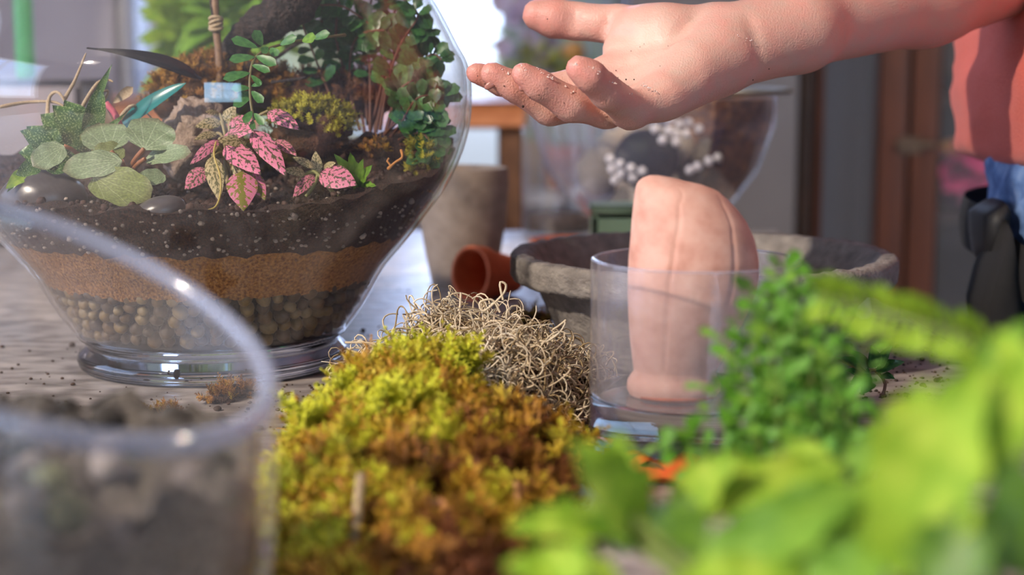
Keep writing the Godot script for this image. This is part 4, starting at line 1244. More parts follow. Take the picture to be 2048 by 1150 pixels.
	for side in 2:
		for r in 5:
			for k in 15:
				var a := lerpf(-1.15, 0.45, k / 14.0)
				var rad := 0.0300 - 0.0025 * side
				var lean := 0.25 * r
				var edge := 0.0015 * n3(Vector3(k, side, r), 0.7)
				b.add(gc + Vector3(-0.016, 0, 0.0275) + Vector3(sin(a) * rad, 0.0006 + r * 0.0026 * (1.0 - 0.18 * sin(k * 0.9)) + edge * 0.3, cos(a) * rad - lean * 0.003))
	b.grid(0, 5, 15)
	b.grid(75, 5, 15)
	for k in 14:
		b.quad(60 + k, 60 + k + 1, 135 + k + 1, 135 + k)
	single("clay_sherd", b.mesh(), flat_mat(col(222, 96, 30), 0.7), "bright orange curved clay sherd at the foot of the clear cylinder", "sherd")
	# small terracotta pot lying on its side
	var mouth := W(940, 546, 1.15)
	var m := Vector3(-0.70, 0.12, 0.70).normalized()
	var local := MB.new()
	lathe(local, Vector3.ZERO, [Vector2(0.001, 0.004), Vector2(0.0115, 0.004), Vector2(0.0178, 0.044), Vector2(0.0186, 0.0462), Vector2(0.0206, 0.0462), Vector2(0.0214, 0.045), Vector2(0.0208, 0.033), Vector2(0.0192, 0.0322), Vector2(0.0142, 0.0012), Vector2(0.0130, 0.0), Vector2(0.001, 0.0)], 64)
	var ax := m.cross(Vector3.UP).normalized()
	var basis := Basis(ax, m, ax.cross(m))
	var foot := Vector3(mouth.x, T + 0.0203, mouth.z) - m * 0.0462
	for i in local.v.size():
		local.v[i] = foot + basis * local.v[i]
	single("terracotta_pot", local.mesh(), M.terracotta, "little orange terracotta pot lying on its side, mouth toward the terrarium", "pot")
	var tp := Vector3(W(926, 450, 1.22).x, T, W(926, 500, 1.22).z)
	single("tan_pot", lathed(tp, [Vector2(0.001, 0.075), Vector2(0.031, 0.076), Vector2(0.033, 0.094), Vector2(0.0345, 0.0952), Vector2(0.0362, 0.0945), Vector2(0.0364, 0.08), Vector2(0.0345, 0.055), Vector2(0.0295, 0.024), Vector2(0.0245, 0.0), Vector2(0.001, 0.0)], 64), M.tan_pot, "upright grey-tan clay pot between the terrarium and the far glass cylinder", "pot")

# ---------------------------------------------------------------- mosses
func mosses() -> void:
	var b := MB.new()
	var lumps := [[W(925, 712, 0.80), Vector3(0.033, 0.024, 0.026), 300], [W(1000, 755, 0.765), Vector3(0.032, 0.024, 0.026), 300], [W(1130, 785, 0.79), Vector3(0.026, 0.016, 0.022), 200], [W(800, 728, 0.80), Vector3(0.026, 0.010, 0.02), 90], [W(975, 805, 0.745), Vector3(0.020, 0.016, 0.018), 130], [W(1060, 712, 0.80), Vector3(0.020, 0.013, 0.018), 100], [W(1110, 835, 0.765), Vector3(0.018, 0.009, 0.016), 70]]
	for l in lumps:
		for k in int(l[2] * 1.4):
			var d := Vector3(rnd(-1, 1), rnd(-0.6, 1), rnd(-0.6, 1)).normalized()
			var p: Vector3 = l[0] + d * l[1] * rnd(0.75, 1.05)
			var dir := d.cross(Vector3(rnd(-1, 1), rnd(-1, 1), rnd(-1, 1))).normalized()
			var curl := Vector3(rnd(-1, 1), rnd(-1, 1), rnd(-1, 1)).normalized()
			var bend := rnd(0.1, 0.55)
			var pts := []
			var n := rng.randi_range(9, 20)
			var loose := rng.randf() < 0.18
			for i in n:
				if p.y < T + 0.0006:
					p.y = T + 0.0006
				pts.append(p)
				dir = dir.rotated(curl, bend)
				curl = (curl + Vector3(rnd(-1, 1), rnd(-1, 1), rnd(-1, 1)) * 0.35).normalized()
				var q: Vector3 = (p - l[0]) / l[1]
				var out := q.length()
				if not loose or out > 1.5:
					dir = (dir - q.normalized() * (out - 0.98) * 0.9).normalized()
				p += dir * 0.0026
			var r := rnd(0.00032, 0.0006)
			var shade := rnd(0.75, 1.15)
			var tint := lin(226, 212, 186).lerp(lin(200, 178, 144), rng.randf()) if rng.randf() < 0.8 else lin(150, 128, 92)
			tube(b, pts, [r * 0.9, r, r, r, r, r * 0.9, r * 0.8], 4, Color(tint.r * shade, tint.g * shade, tint.b * shade), false)
	for q in [[[1000, 625], [985, 600], [960, 605], [968, 622], [1005, 590], [1012, 570], [1000, 566], [1006, 600]], [[735, 690], [718, 720], [712, 745], [728, 752], [722, 728], [748, 690], [690, 685]], [[740, 684], [765, 696], [790, 700], [800, 720]], [[1060, 730], [1075, 718], [1120, 728], [1128, 705], [1112, 690]], [[1105, 660], [1120, 650], [1132, 640]], [[912, 690], [900, 720], [925, 760], [930, 800]], [[920, 615], [922, 585]]]:
		var pts := []
		for p in q:
			pts.append(W(p[0], p[1], 0.775))
		tube(b, curve(pts, 26), [0.00065], 5, lin(206, 188, 158), false)
	var o := thing("lichen_clump", "tangled clump of pale beige curly lichen strands in the middle of the table", "lichen", Vector3(W(980, 800, 0.78).x, T, W(980, 800, 0.78).z))
	part("strands", b.mesh(), M.tinted, o).set_meta("kind", "stuff")
	var core := MB.new()
	for l in lumps:
		ball(core, l[0], l[1] * 0.72, 0.2, 2.0, 10, 14)
	for i in core.v.size():
		core.v[i].y = maxf(core.v[i].y, T + 0.0004)
	part("core", core.mesh(), noisy([[0.0, col(60, 46, 32)], [1.0, col(120, 98, 70)]], 0.05, 30.0, 0.95, 0.1, 71), o)
	# the big green moss heap
	var hue := func(p: Vector3) -> Color:
		var t := 0.58 + 1.2 * n3(p, 34.0) + 0.5 * n3(p, 90.0) - (p.x + 0.03) * 4.0 - (p.z + 0.6) * 2.2 + rnd(-0.12, 0.12)
		return mix3(clampf(t, 0, 1), lin(116, 60, 18), lin(186, 134, 32), lin(204, 204, 46))
	var heap := []
	for q in [[872, 722, .69, .020, .016, .018], [792, 768, .665, .028, .018, .022], [735, 800, .66, .018, .014, .018], [690, 865, .63, .024, .018, .026], [840, 838, .635, .034, .024, .028], [960, 862, .63, .030, .022, .026], [1068, 905, .625, .022, .016, .024], [636, 985, .585, .020, .02, .026], [755, 960, .585, .032, .026, .03], [890, 960, .58, .034, .028, .03], [1015, 1000, .575, .026, .02, .028], [620, 1100, .545, .020, .018, .026], [745, 1090, .54, .03, .024, .03], [890, 1090, .535, .03, .024, .03], [1000, 1120, .54, .022, .02, .026], [700, 1190, .51, .03, .02, .03], [870, 1200, .50, .03, .02, .03]]:
		heap.append([W(q[0], q[1] + 40, q[2] + 0.008), Vector3(q[3], q[4] * 0.85, q[5]) * 0.92])
	var mat := noisy([[0.0, col(38, 22, 10)], [0.5, col(92, 52, 18)], [1.0, col(150, 96, 36)]], 0.05, 20.0, 0.95, 0.2, 72)
	o = moss_clump("moss_heap", "large heap of yellow-green and rust-brown moss in the foreground", heap, 8000, 0.0105, hue, mat, 0.45, "moss", "", 40.0)
	var mound := MB.new()                               # what the heap stands on
	ball(mound, Vector3(-0.033, T, -0.59), Vector3(0.055, 0.020, 0.085), 0.2, 2.0, 18, 26)
	for i in mound.v.size():
		mound.v[i].y = maxf(mound.v[i].y, T + 0.0003)
	part("root_mat", mound.mesh(), mat, o)
	var st := MB.new()
	tube(st, [W(722, 948, 0.535), W(714, 1030, 0.528), W(703, 1116, 0.522)], [0.0017, 0.0019, 0.0020], 8)
	single("wood_stick", st.mesh(), M.straw, "straight pale flat stick stuck upright in the moss heap", "stick")
	st = MB.new()
	tube(st, [W(1034, 965, 0.548), W(1040, 1040, 0.54)], [0.0014, 0.0016], 8)
	single("wood_stick", st.mesh(), noisy([[0.0, col(140, 92, 56)], [1.0, col(176, 124, 80)]], 0.05, 30.0, 0.7), "short brown stick at the moss heap's right side, beside the green leaves", "stick")
	single("bark_chip", px_leaf(Vector2(866, 1002), Vector2(914, 1036), 0.535, 0.53, 24, 0, 0.5, 0.3, 0.0, Vector3(0, 0.3, 0)), noisy([[0.0, col(170, 108, 60)], [1.0, col(214, 158, 104)]], 0.05, 30.0, 0.7), "pale orange bark chip lying on the moss heap", "chip")

# ---------------------------------------------------------------- the slanted vase in front
func front_vase() -> void:
	var c := Vector3(-0.140, T, -0.425)
	var o := thing("slanted_vase", "blurred glass vase with a slanting cut rim, half full of soil, at near left", "vase", c)
	var segs := 120
	var outer := 0.0725
	var rimh := func(a: float) -> float: return 0.1096 - 0.15 * sin(a) * outer - 0.40 * cos(a) * outer
	var b := MB.new()
	var rows := [[1.0, 0.0], [1.0, 0.25], [1.0, 0.5], [1.0, 0.75], [1.0, 0.985], [0.985, 1.0], [0.955, 1.0], [0.935, 0.985], [0.935, 0.5], [0.935, 0.06], [0.05, 0.06]]
	rows.reverse()
	for r in rows.size():
		for k in segs:
			var a := TAU * k / segs
			var bulge: float = 1.0 - 0.10 * pow(1.0 - rows[r][1], 3.0)
			b.add(c + Vector3(cos(a) * outer * rows[r][0] * bulge, 0.002 + rimh.call(a) * rows[r][1], sin(a) * outer * rows[r][0] * bulge))
	b.grid(0, rows.size(), segs, true)
	part("vessel", b.mesh(), M.glass, o)
	b = MB.new()
	var ring := []
	for k in segs + 1:
		var a := TAU * k / segs
		ring.append(c + Vector3(cos(a) * outer * 0.968, 0.0025 + rimh.call(a), sin(a) * outer * 0.968))
	tube(b, ring, [0.0031], 10, Color.WHITE, false)
	part("rim", b.mesh(), rim_glass(), o, "thick pale glass rim")
	b = MB.new()
	lathe(b, c, [Vector2(0.001, 0.0016), Vector2(0.063, 0.0016), Vector2(0.0655, 0.0008), Vector2(0.001, 0.0002)], 64)
	part("base", b.mesh(), M.thick_glass, o)
	b = MB.new()
	for r in 26:
		for k in 96:
			var a := TAU * k / 96
			var rad := 0.0665
			var h := 0.066
			if r < 13:
				rad = 0.0665 * r / 12.5
			else:
				h = lerpf(0.066, 0.011, (r - 13) / 12.0)
				rad = 0.0665 * (1.0 - 0.10 * pow(1.0 - h / 0.11, 3.0))
			var p := Vector3(cos(a) * rad, h, sin(a) * rad)
			if r < 14:
				p.y += 0.010 * n3(p, 50.0) + 0.005 * n3(p, 140.0) - 0.06 * p.z * 0.6
			b.add(c + p)
	b.grid(0, 26, 96, true)
	single("soil_fill", b.mesh(), M.grey_soil, "dark grey-brown soil filling the slanted vase at the near left", "soil", "", "stuff")
	var pb := MB.new()
	ball(pb, Vector3.ZERO, Vector3(1, 0.8, 0.9), 0.25, 1.4, 7, 9)
	var where := []
	var tints := []
	for k in 150:
		var a := rnd(0, TAU)
		var rad := rnd(0.0, 0.058)
		var s := rnd(0.0025, 0.0075)
		var y := 0.066 + rnd(-0.002, 0.004)
		if k > 60:
			a = rnd(-0.2, PI + 0.2)
			y = rnd(0.012, 0.064)
			s = rnd(0.003, 0.007)
			rad = 0.0668 * (1.0 - 0.10 * pow(1.0 - y / 0.11, 3.0)) - s * 0.75
		where.append(Transform3D(Basis.from_euler(Vector3(rnd(0, 6), rnd(0, 6), 0)).scaled(Vector3.ONE * s), c + Vector3(cos(a) * rad, y - (0.036 * sin(a) * rad if k <= 60 else 0.0), sin(a) * rad)))
		tints.append([lin(120, 110, 106), lin(86, 78, 70), lin(96, 100, 72), lin(60, 54, 50), lin(150, 140, 136)][rng.randi() % 5] * rnd(0.45, 0.85))
	tag(copies("soil_lumps", pb.mesh(), M.tinted, where, tints, self), "grey and brown lumps in the soil of the slanted near vase", "soil lumps")

func rim_glass() -> StandardMaterial3D:
	var m := flat_mat(col(160, 168, 194, 0.42), 0.1)
	m.transparency = BaseMaterial3D.TRANSPARENCY_ALPHA
	return m

# ---------------------------------------------------------------- foreground plants
func foreground_plants() -> void:
	var o := thing("leafy_plant", "lime-green broad-leaved plant, strongly blurred, filling the lower right corner", "plant", Vector3(0.085, T, -0.29))
	var foot := Vector3(0.085, T + 0.012, -0.29)
	var rb := MB.new()
	ball(rb, Vector3(0.085, T + 0.012, -0.285), Vector3(0.03, 0.0118, 0.028), 0.15, 2.0)
	part("root_ball", rb.mesh(), M.soil, o)
	var stems := MB.new()
	# base px, tip px, depths, width px, look: 0 lime, 1 mid, 2 deep
	for d in [[1290, 1080, .37, 1130, 880, .36, 190, 0], [1230, 1060, .37, 1010, 1060, .36, 120, 0], [1230, 1010, .37, 1235, 860, .375, 110, 0], [1250, 1200, .345, 1000, 1130, .34, 170, 0],
		[1350, 1060, .385, 1480, 900, .375, 130, 0], [1330, 1040, .38, 1700, 925, .385, 120, 0], [1560, 900, .40, 1690, 960, .39, 90, 0], [1290, 1010, .38, 1420, 1140, .35, 150, 2], [1180, 1000, .375, 1270, 1110, .36, 110, 2],
		[1400, 1160, .33, 1720, 1010, .33, 170, 1], [1480, 1120, .33, 1860, 1060, .33, 200, 1], [1330, 1210, .32, 1620, 1150, .32, 150, 0], [1500, 1060, .345, 1780, 980, .345, 120, 1],
		[1790, 1160, .31, 1960, 720, .31, 250, 0], [1900, 1000, .31, 2080, 700, .315, 200, 0], [1780, 980, .33, 1850, 760, .34, 130, 0], [2060, 1160, .30, 2010, 900, .30, 180, 2], [1850, 1200, .30, 1990, 1010, .30, 190, 2], [2080, 800, .33, 1990, 660, .345, 90, 0],
		[1960, 760, .36, 2060, 640, .36, 80, 1], [1620, 1200, .315, 1800, 1110, .315, 170, 1], [1100, 1200, .34, 1180, 1090, .335, 160, 0], [1690, 940, .40, 1790, 880, .40, 90, 1], [1880, 900, .35, 1800, 820, .37, 90, 0]]:
		part("leaf", px_leaf(Vector2(d[0], d[1]), Vector2(d[3], d[4]), d[2], d[5], d[6], 0, 0.25, 0.15, 0.05, Vector3(rnd(-0.3, 0.3), 1.0, 0), 14, 0.22), [M.lime_leaf, M.mid_leaf, M.deep_leaf][d[7]], o, ["bright lime leaf", "mid green leaf", "deep green leaf"][d[7]])
		var p := W(d[0], d[1], d[2])
		tube(stems, curve([foot + Vector3(rnd(-0.01, 0.01), -0.008, rnd(-0.01, 0.01)), foot.lerp(p, 0.5) + Vector3(0, 0.01, 0), p], 8), [0.0016, 0.0012], 6)
	part("stem", stems.mesh(), M.green_stem, o)
	# yellow-green frond arching across
	var leaflets := []
	for k in 3:
		var b := MB.new()
		leaf(b, Vector3.ZERO, Vector3(0, 0, -1), Vector3.UP, [0.85, 0.6, 0.48][k], 3, 0.15, 0.1, 0.04, Color.WHITE, 8, 0.2)
		leaflets.append(b.mesh())
	o = thing("arching_frond", "yellow-green arching frond in front of the stone dish's right side", "frond", Vector3(0.12, T, -0.36))
	var line := curve([Vector3(0.12, T + 0.004, -0.36), W(2000, 800, .40), W(1960, 690, .405), W(1850, 648, .41), W(1740, 618, .42), W(1640, 592, .425)], 26)
	var tb := MB.new()
	tube(tb, line, [0.0013, 0.0011, 0.0009], 6)
	part("stem", tb.mesh(), M.green_stem, o)
	for i in range(9, 26):
		for s in [-1, 1]:
			var d: Vector3 = (line[mini(i + 1, 25)] - line[i - 1]).normalized()
			hang(o, leaflets[rng.randi() % 3], M.lime_leaf, line[i], (Vector3(0, 1, 0) * s * 0.9 + d * 0.5 + Vector3(0, -0.15, 0.3)).normalized(), Vector3(rnd(-0.3, 0.3), 0.7, 1), rnd(0.007, 0.0095))
	# finer ferns behind, soft and dense
	fine_fern("soft mid-green fern with many small leaflets in front of the clear cylinder's right side", Vector2(1560, 960), .545, [[1500, 600, .56], [1545, 570, .565], [1590, 560, .565], [1455, 690, .56], [1420, 780, .56], [1540, 650, .545], [1600, 610, .55], [1560, 740, .53], [1470, 830, .55], [1390, 870, .55], [1510, 880, .53], [1330, 890, .55], [1490, 740, .55], [1440, 900, .54]], leaflets)
	fine_fern("soft mid-green fern with many small leaflets under the arching frond", Vector2(1680, 970), .53, [[1640, 590, .56], [1680, 640, .56], [1730, 690, .56], [1650, 700, .54], [1700, 780, .53], [1760, 840, .54], [1620, 810, .52], [1690, 880, .53], [1610, 690, .55], [1590, 880, .52], [1760, 900, .53], [1640, 930, .51], [1850, 900, .53]], leaflets)
	fine_fern("soft mid-green fern tuft with small leaflets just left of the arching frond's tip", Vector2(1600, 900), .56, [[1520, 580, .585], [1570, 550, .585], [1615, 575, .58], [1640, 640, .58], [1490, 650, .58], [1560, 620, .56], [1590, 700, .56], [1530, 760, .56], [1660, 760, .56], [1620, 740, .55], [1700, 820, .55], [1580, 820, .54]], leaflets)
	# dark cutting on the table
	o = thing("leafy_cutting", "small dark green leafy cutting lying on the table beyond the fern", "cutting", Vector3(W(1765, 780, .80).x, T, W(1765, 780, .80).z))
	for d in [[1752, 742, 1810, 724, 26], [1745, 760, 1690, 740, 30], [1740, 752, 1700, 770, 28], [1750, 735, 1742, 690, 30], [1758, 735, 1784, 692, 24], [1745, 765, 1722, 790, 26], [1740, 745, 1670, 716, 28], [1736, 740, 1700, 700, 24], [1762, 752, 1790, 758, 18]]:
		part("leaf", px_leaf(Vector2(d[0], d[1]), Vector2(d[2], d[3]), .795, .785, d[4], 0, 0.25, 0.15, 0.03, Vector3(0, 0.6, 0)), M.dark_leaf, o)
	tb = MB.new()
	tube(tb, curve([W(1766, 790, .80), W(1770, 765, .80), W(1752, 742, .797), W(1738, 742, .795)], 8), [0.0012, 0.0009], 6)
	part("stem", tb.mesh(), M.brown_stem, o)
	single("blue_tag", boxes([[W(1803, 846, .56) - Vector3(0, 0.0008, 0), W(1803, 846, .56) + Vector3(0.0105, 0.0012, 0.006)]], 0.0004), flat_mat(col(70, 120, 200), 0.5), "narrow blue plastic tag among the green leaves at right", "tag")
	single("white_tag", px_leaf(Vector2(1722, 640), Vector2(1740, 590), 0.86, 0.86, 34, 1, 0.2, 0.0), flat_mat(col(226, 224, 214), 0.6), "small white pointed tag just right of the stone dish's base", "tag")

func fine_fern(label: String, at: Vector2, z: float, fronds: Array, leaflets: Array) -> void:
	z *= 0.9
	var root := W(at.x, at.y, z)
	root.y = T + 0.001
	var o := thing("maidenhair_fern", label, "fern", root)
	for f in fronds:
		var tip := W(f[0], f[1], f[2] * 0.9)
		var l := curve([root + Vector3(rnd(-0.006, 0.006), 0, rnd(-0.006, 0.006)), root.lerp(tip, 0.5) + Vector3(0, 0.012, 0), tip], 14)
		var tb := MB.new()
		tube(tb, l, [0.0008, 0.0006, 0.0004], 5)
		part("stem", tb.mesh(), M.green_stem, o)
		for i in range(4, 14):
			for s in [-1, 1]:
				var d: Vector3 = (l[mini(i + 1, 13)] - l[i - 1]).normalized()
				var side: Vector3 = d.cross(Vector3(rnd(-0.5, 0.5), 0.2, 1)).normalized() * s
				hang(o, leaflets[rng.randi() % 3], M.fern_leaf if rng.randf() < 0.8 else M.mid_leaf, l[i] + Vector3(rnd(-1, 1), rnd(-1, 1), rnd(-1, 1)) * 0.0025, (side + d * 0.6 + Vector3(rnd(-0.5, 0.5), rnd(-0.3, 0.5), rnd(-0.3, 0.5))).normalized(), Vector3(rnd(-0.7, 0.7), 0.8, 0.9), rnd(0.005, 0.0095))

# ---------------------------------------------------------------- litter on the table
func litter() -> void:
	var pb := MB.new()
	ball(pb, Vector3.ZERO, Vector3.ONE, 0.3, 1.5, 5, 7)
	var where := []
	var tints := []
	for k in 900:
		var px := 0.0
		var py := 0.0
		var pick := rng.randf()
		if pick < 0.35:
			px = rnd(540, 760)
			py = rnd(770, 960)
		elif pick < 0.5:
			px = rnd(1100, 1200)
			py = rnd(800, 880)
		elif pick < 0.65:
			px = rnd(1700, 1900)
			py = rnd(690, 800)
		elif pick < 0.85:
			px = rnd(0, 560)
			py = rnd(690, 900)
		else:
			px = rnd(700, 1100)
			py = rnd(560, 900)
		var p := G(px, py)
		if p.x > 0.275:
			continue
		var s := rnd(0.0003, 0.0011) * (2.0 if rng.randf() < 0.1 else 1.0)
		where.append(Transform3D(Basis.from_euler(Vector3(rnd(0, 6), rnd(0, 6), 0)).scaled(Vector3(s, s * 0.7, s)), p + Vector3(0, s * 0.5, 0)))
		tints.append(lin(66, 46, 32) * rnd(0.4, 1.6))
	tag(copies("soil_crumbs", pb.mesh(), M.tinted, where, tints, self), "dark soil crumbs scattered over the table top", "soil crumbs")
	var fb := MB.new()
	for k in 260:
		var q := Vector2(rnd(560, 720), rnd(790, 930)) if k < 190 else Vector2(rnd(1090, 1230), rnd(820, 900))
		var p := G(q.x, q.y) + Vector3(0, 0.0006, 0)
		var d := Vector3(rnd(-1, 1), 0, rnd(-1, 1)).normalized()
		var l := rnd(0.002, 0.008)
		tube(fb, curve([p, p + d * l * 0.5 + Vector3(rnd(-1, 1), 0.6, rnd(-1, 1)) * 0.001, p + d * l], 4), [0.0003], 4, lin(128, 84, 46) * rnd(0.4, 1.5), false)
	tag(part("bark_fibres", fb.mesh(), M.tinted, self), "loose brown bark fibres strewn on the table round the moss", "fibres", "", "stuff")
	for q in [[[1140, 888], [1158, 862], [1150, 885], [1196, 882]], [[1010, 640], [1040, 655], [1075, 640]]]:
		var tw := MB.new()
		var pts := []
		for p in q:
			pts.append(G(p[0], p[1], 0.002))
		tube(tw, curve(pts, 12), [0.0009, 0.0008, 0.0006], 6)
		single("twig", tw.mesh(), M.straw, "thin pale forked twig on the table left of the clear cylinder" if q[0][0] == 1140 else "thin pale twig on the table behind the lichen clump", "twig")
	var sb := MB.new()
	for k in 14:
		ball(sb, G(rnd(1115, 1165), rnd(835, 852), 0.002) + Vector3(0, rnd(0, 0.004), 0), Vector3.ONE * rnd(0.002, 0.004), 0.3, 1.5, 7, 9)
	single("soil_pile", sb.mesh(), M.soil, "little pile of black soil between the lichen and the clear cylinder", "soil", "", "stuff")
	single("fallen_leaf", px_leaf(Vector2(1150, 838), Vector2(1186, 818), .775, .765, 26, 0, 0.3, 0.1, 0.0, Vector3(0, 0.5, 0)), M.dark_leaf, "single dark green leaf on the table against the clear cylinder", "leaf")
	for q in [[1245, 935, 1290, 905, "brown curled dead leaf on the table in front of the clear cylinder"], [1280, 930, 1330, 940, "dark flat bark piece on the table in front of the clear cylinder"]]:
		single("dead_leaf", px_leaf(Vector2(q[0], q[1]), Vector2(q[2], q[3]), .645, .64, 18, 0, 0.4, 0.2, 0.05, Vector3(0, 1.5, 0)), flat_mat(col(96, 66, 40), 0.8), q[4], "dead leaf")
	var mo := func(p: Vector3) -> Color: return mix3(0.5 + 0.8 * n3(p, 60.0) + rnd(-0.2, 0.2), lin(104, 62, 24), lin(164, 110, 36), lin(186, 170, 48))
	moss_clump("moss_scrap", "small brown and yellow moss scrap on the table before the terrarium's glass foot", [[G(470, 785, 0.002), Vector3(0.010, 0.004, 0.006)], [G(440, 800, 0.001), Vector3(0.008, 0.003, 0.005)]], 110, 0.006, mo, M.soil, 0.6)
	moss_clump("moss_scrap", "thin brown moss scrap on the table, seen through the slanted vase", [[G(320, 828, 0.001), Vector3(0.011, 0.003, 0.005)]], 70, 0.005, mo, M.soil, 0.6)
	moss_clump("moss_scrap", "ochre moss scrap behind the lichen clump beside the stone dish", [[G(1068, 640, 0.003), Vector3(0.012, 0.006, 0.008)]], 80, 0.007, mo, M.soil, 0.6)

# ---------------------------------------------------------------- the person
class Field:                                            # a distance field on a grid, meshed as surface nets
	var lo: Vector3
	var h: float
	var n: Vector3i
	var f := PackedFloat32Array()
	func _init(low: Vector3, high: Vector3, cell: float) -> void:
		lo = low
		h = cell
		n = Vector3i((high - low) / cell) + Vector3i.ONE * 2
		f.resize(n.x * n.y * n.z)
		f.fill(1.0)
	func span(a: Vector3, b: Vector3, r: float) -> Array:
		var p := (a.min(b) - Vector3.ONE * r - lo) / h
		var q := (a.max(b) + Vector3.ONE * r - lo) / h
		return [maxi(0, int(p.x)), mini(n.x - 1, int(q.x) + 1), maxi(0, int(p.y)), mini(n.y - 1, int(q.y) + 1), maxi(0, int(p.z)), mini(n.z - 1, int(q.z) + 1)]
	func capsule(a: Vector3, b: Vector3, ra: float, rb: float, k: float) -> void:
		var s := span(a, b, maxf(ra, rb) + k + h * 2.5)
		var ba := b - a
		var inv := 1.0 / maxf(ba.length_squared(), 1e-9)
		for z in range(s[4], s[5] + 1):
			for y in range(s[2], s[3] + 1):
				var i: int = (z * n.y + y) * n.x
				var p := lo + Vector3(s[0], y, z) * h - a
				for x in range(s[0], s[1] + 1):
					var t := clampf(p.dot(ba) * inv, 0.0, 1.0)
					var d := (p - ba * t).length() - ra - (rb - ra) * t
					p.x += h
					var o := f[i + x]
					var e := k - absf(d - o)
					f[i + x] = minf(d, o) - (e * e / (4.0 * k) if e > 0.0 else 0.0)
	func groove(a: Vector3, b: Vector3, r: float, depth: float) -> void:
		var s := span(a, b, r)
		var ba := b - a
		var inv := 1.0 / maxf(ba.length_squared(), 1e-9)
		for z in range(s[4], s[5] + 1):
			for y in range(s[2], s[3] + 1):
				for x in range(s[0], s[1] + 1):
					var p := lo + Vector3(x, y, z) * h - a
					var d := (p - ba * clampf(p.dot(ba) * inv, 0.0, 1.0)).length()
					if d < r:
						f[(z * n.y + y) * n.x + x] += depth * (1.0 - d / r)
	func join(base: PackedFloat32Array, g: Field, s: Array, k: float) -> void:   # f = min(f, smooth min of base and g)
		for z in range(s[4], s[5] + 1):
			for y in range(s[2], s[3] + 1):
				var i: int = (z * n.y + y) * n.x
				for x in range(s[0], s[1] + 1):
					var d := g.f[i + x]
					var o := base[i + x]
					var e := k - absf(d - o)
					f[i + x] = minf(f[i + x], minf(d, o) - (e * e / (4.0 * k) if e > 0.0 else 0.0))
	func cut_below(y0: float) -> void:
		for z in n.z:
			for y in n.y:
				var d := y0 - (lo.y + y * h)
				if d > -h * 3.0:
					for x in n.x:
						var i := (z * n.y + y) * n.x + x
						f[i] = maxf(f[i], d)
	func cut_above(y0: float) -> void:
		for z in n.z:
			for y in n.y:
				var d := (lo.y + y * h) - y0
				if d > -h * 3.0:
					for x in n.x:
						var i := (z * n.y + y) * n.x + x
						f[i] = maxf(f[i], d)
	func nets(b, frame: Transform3D, tint: Callable) -> void:
		var sx := 1
		var sy := n.x
		var sz := n.x * n.y
		var ids := {}
		var off := [0, sx, sy, sx + sy, sz, sz + sx, sz + sy, sz + sx + sy]
		var lim := h * 1.8
		for z in n.z - 1:
			for y in n.y - 1:
				var row := z * sz + y * sy
				var x := 0
				while x < n.x - 1:
					var i := row + x
					var v0 := f[i]
					if absf(v0) > lim:
						x += 1
						continue
					x += 1
					var mask := 0
					for k in 8:
						if f[i + off[k]] < 0.0:
							mask |= 1 << k
					if mask == 0 or mask == 255:
						continue
					var sum := Vector3.ZERO
					var cnt := 0
					for e in [[0, 1], [2, 3], [4, 5], [6, 7], [0, 2], [1, 3], [4, 6], [5, 7], [0, 4], [1, 5], [2, 6], [3, 7]]:
						var p: int = e[0]
						var q: int = e[1]
						if ((mask >> p) & 1) != ((mask >> q) & 1):
							var fp := f[i + off[p]]
							var t := fp / (fp - f[i + off[q]])
							sum += Vector3(p & 1, (p >> 1) & 1, p >> 2).lerp(Vector3(q & 1, (q >> 1) & 1, q >> 2), t)
							cnt += 1
					var w := frame * (lo + (Vector3(x - 1, y, z) + sum / cnt) * h)
					ids[i] = b.add(w, tint.call(w))
		for i in ids:
			for axis in 3:
				var s: int = [sx, sy, sz][axis]
				var u: int = [sy, sz, sx][axis]
				var v: int = [sz, sx, sy][axis]
				var a := f[i]
				var c := f[i + s]
				if (a < 0.0) == (c < 0.0):
					continue
				if not (ids.has(i - u) and ids.has(i - v) and ids.has(i - u - v)):
					continue
				if a < 0.0:
					b.quad(ids[i], ids[i - v], ids[i - u - v], ids[i - u])
				else:
					b.quad(ids[i], ids[i - u], ids[i - u - v], ids[i - v])

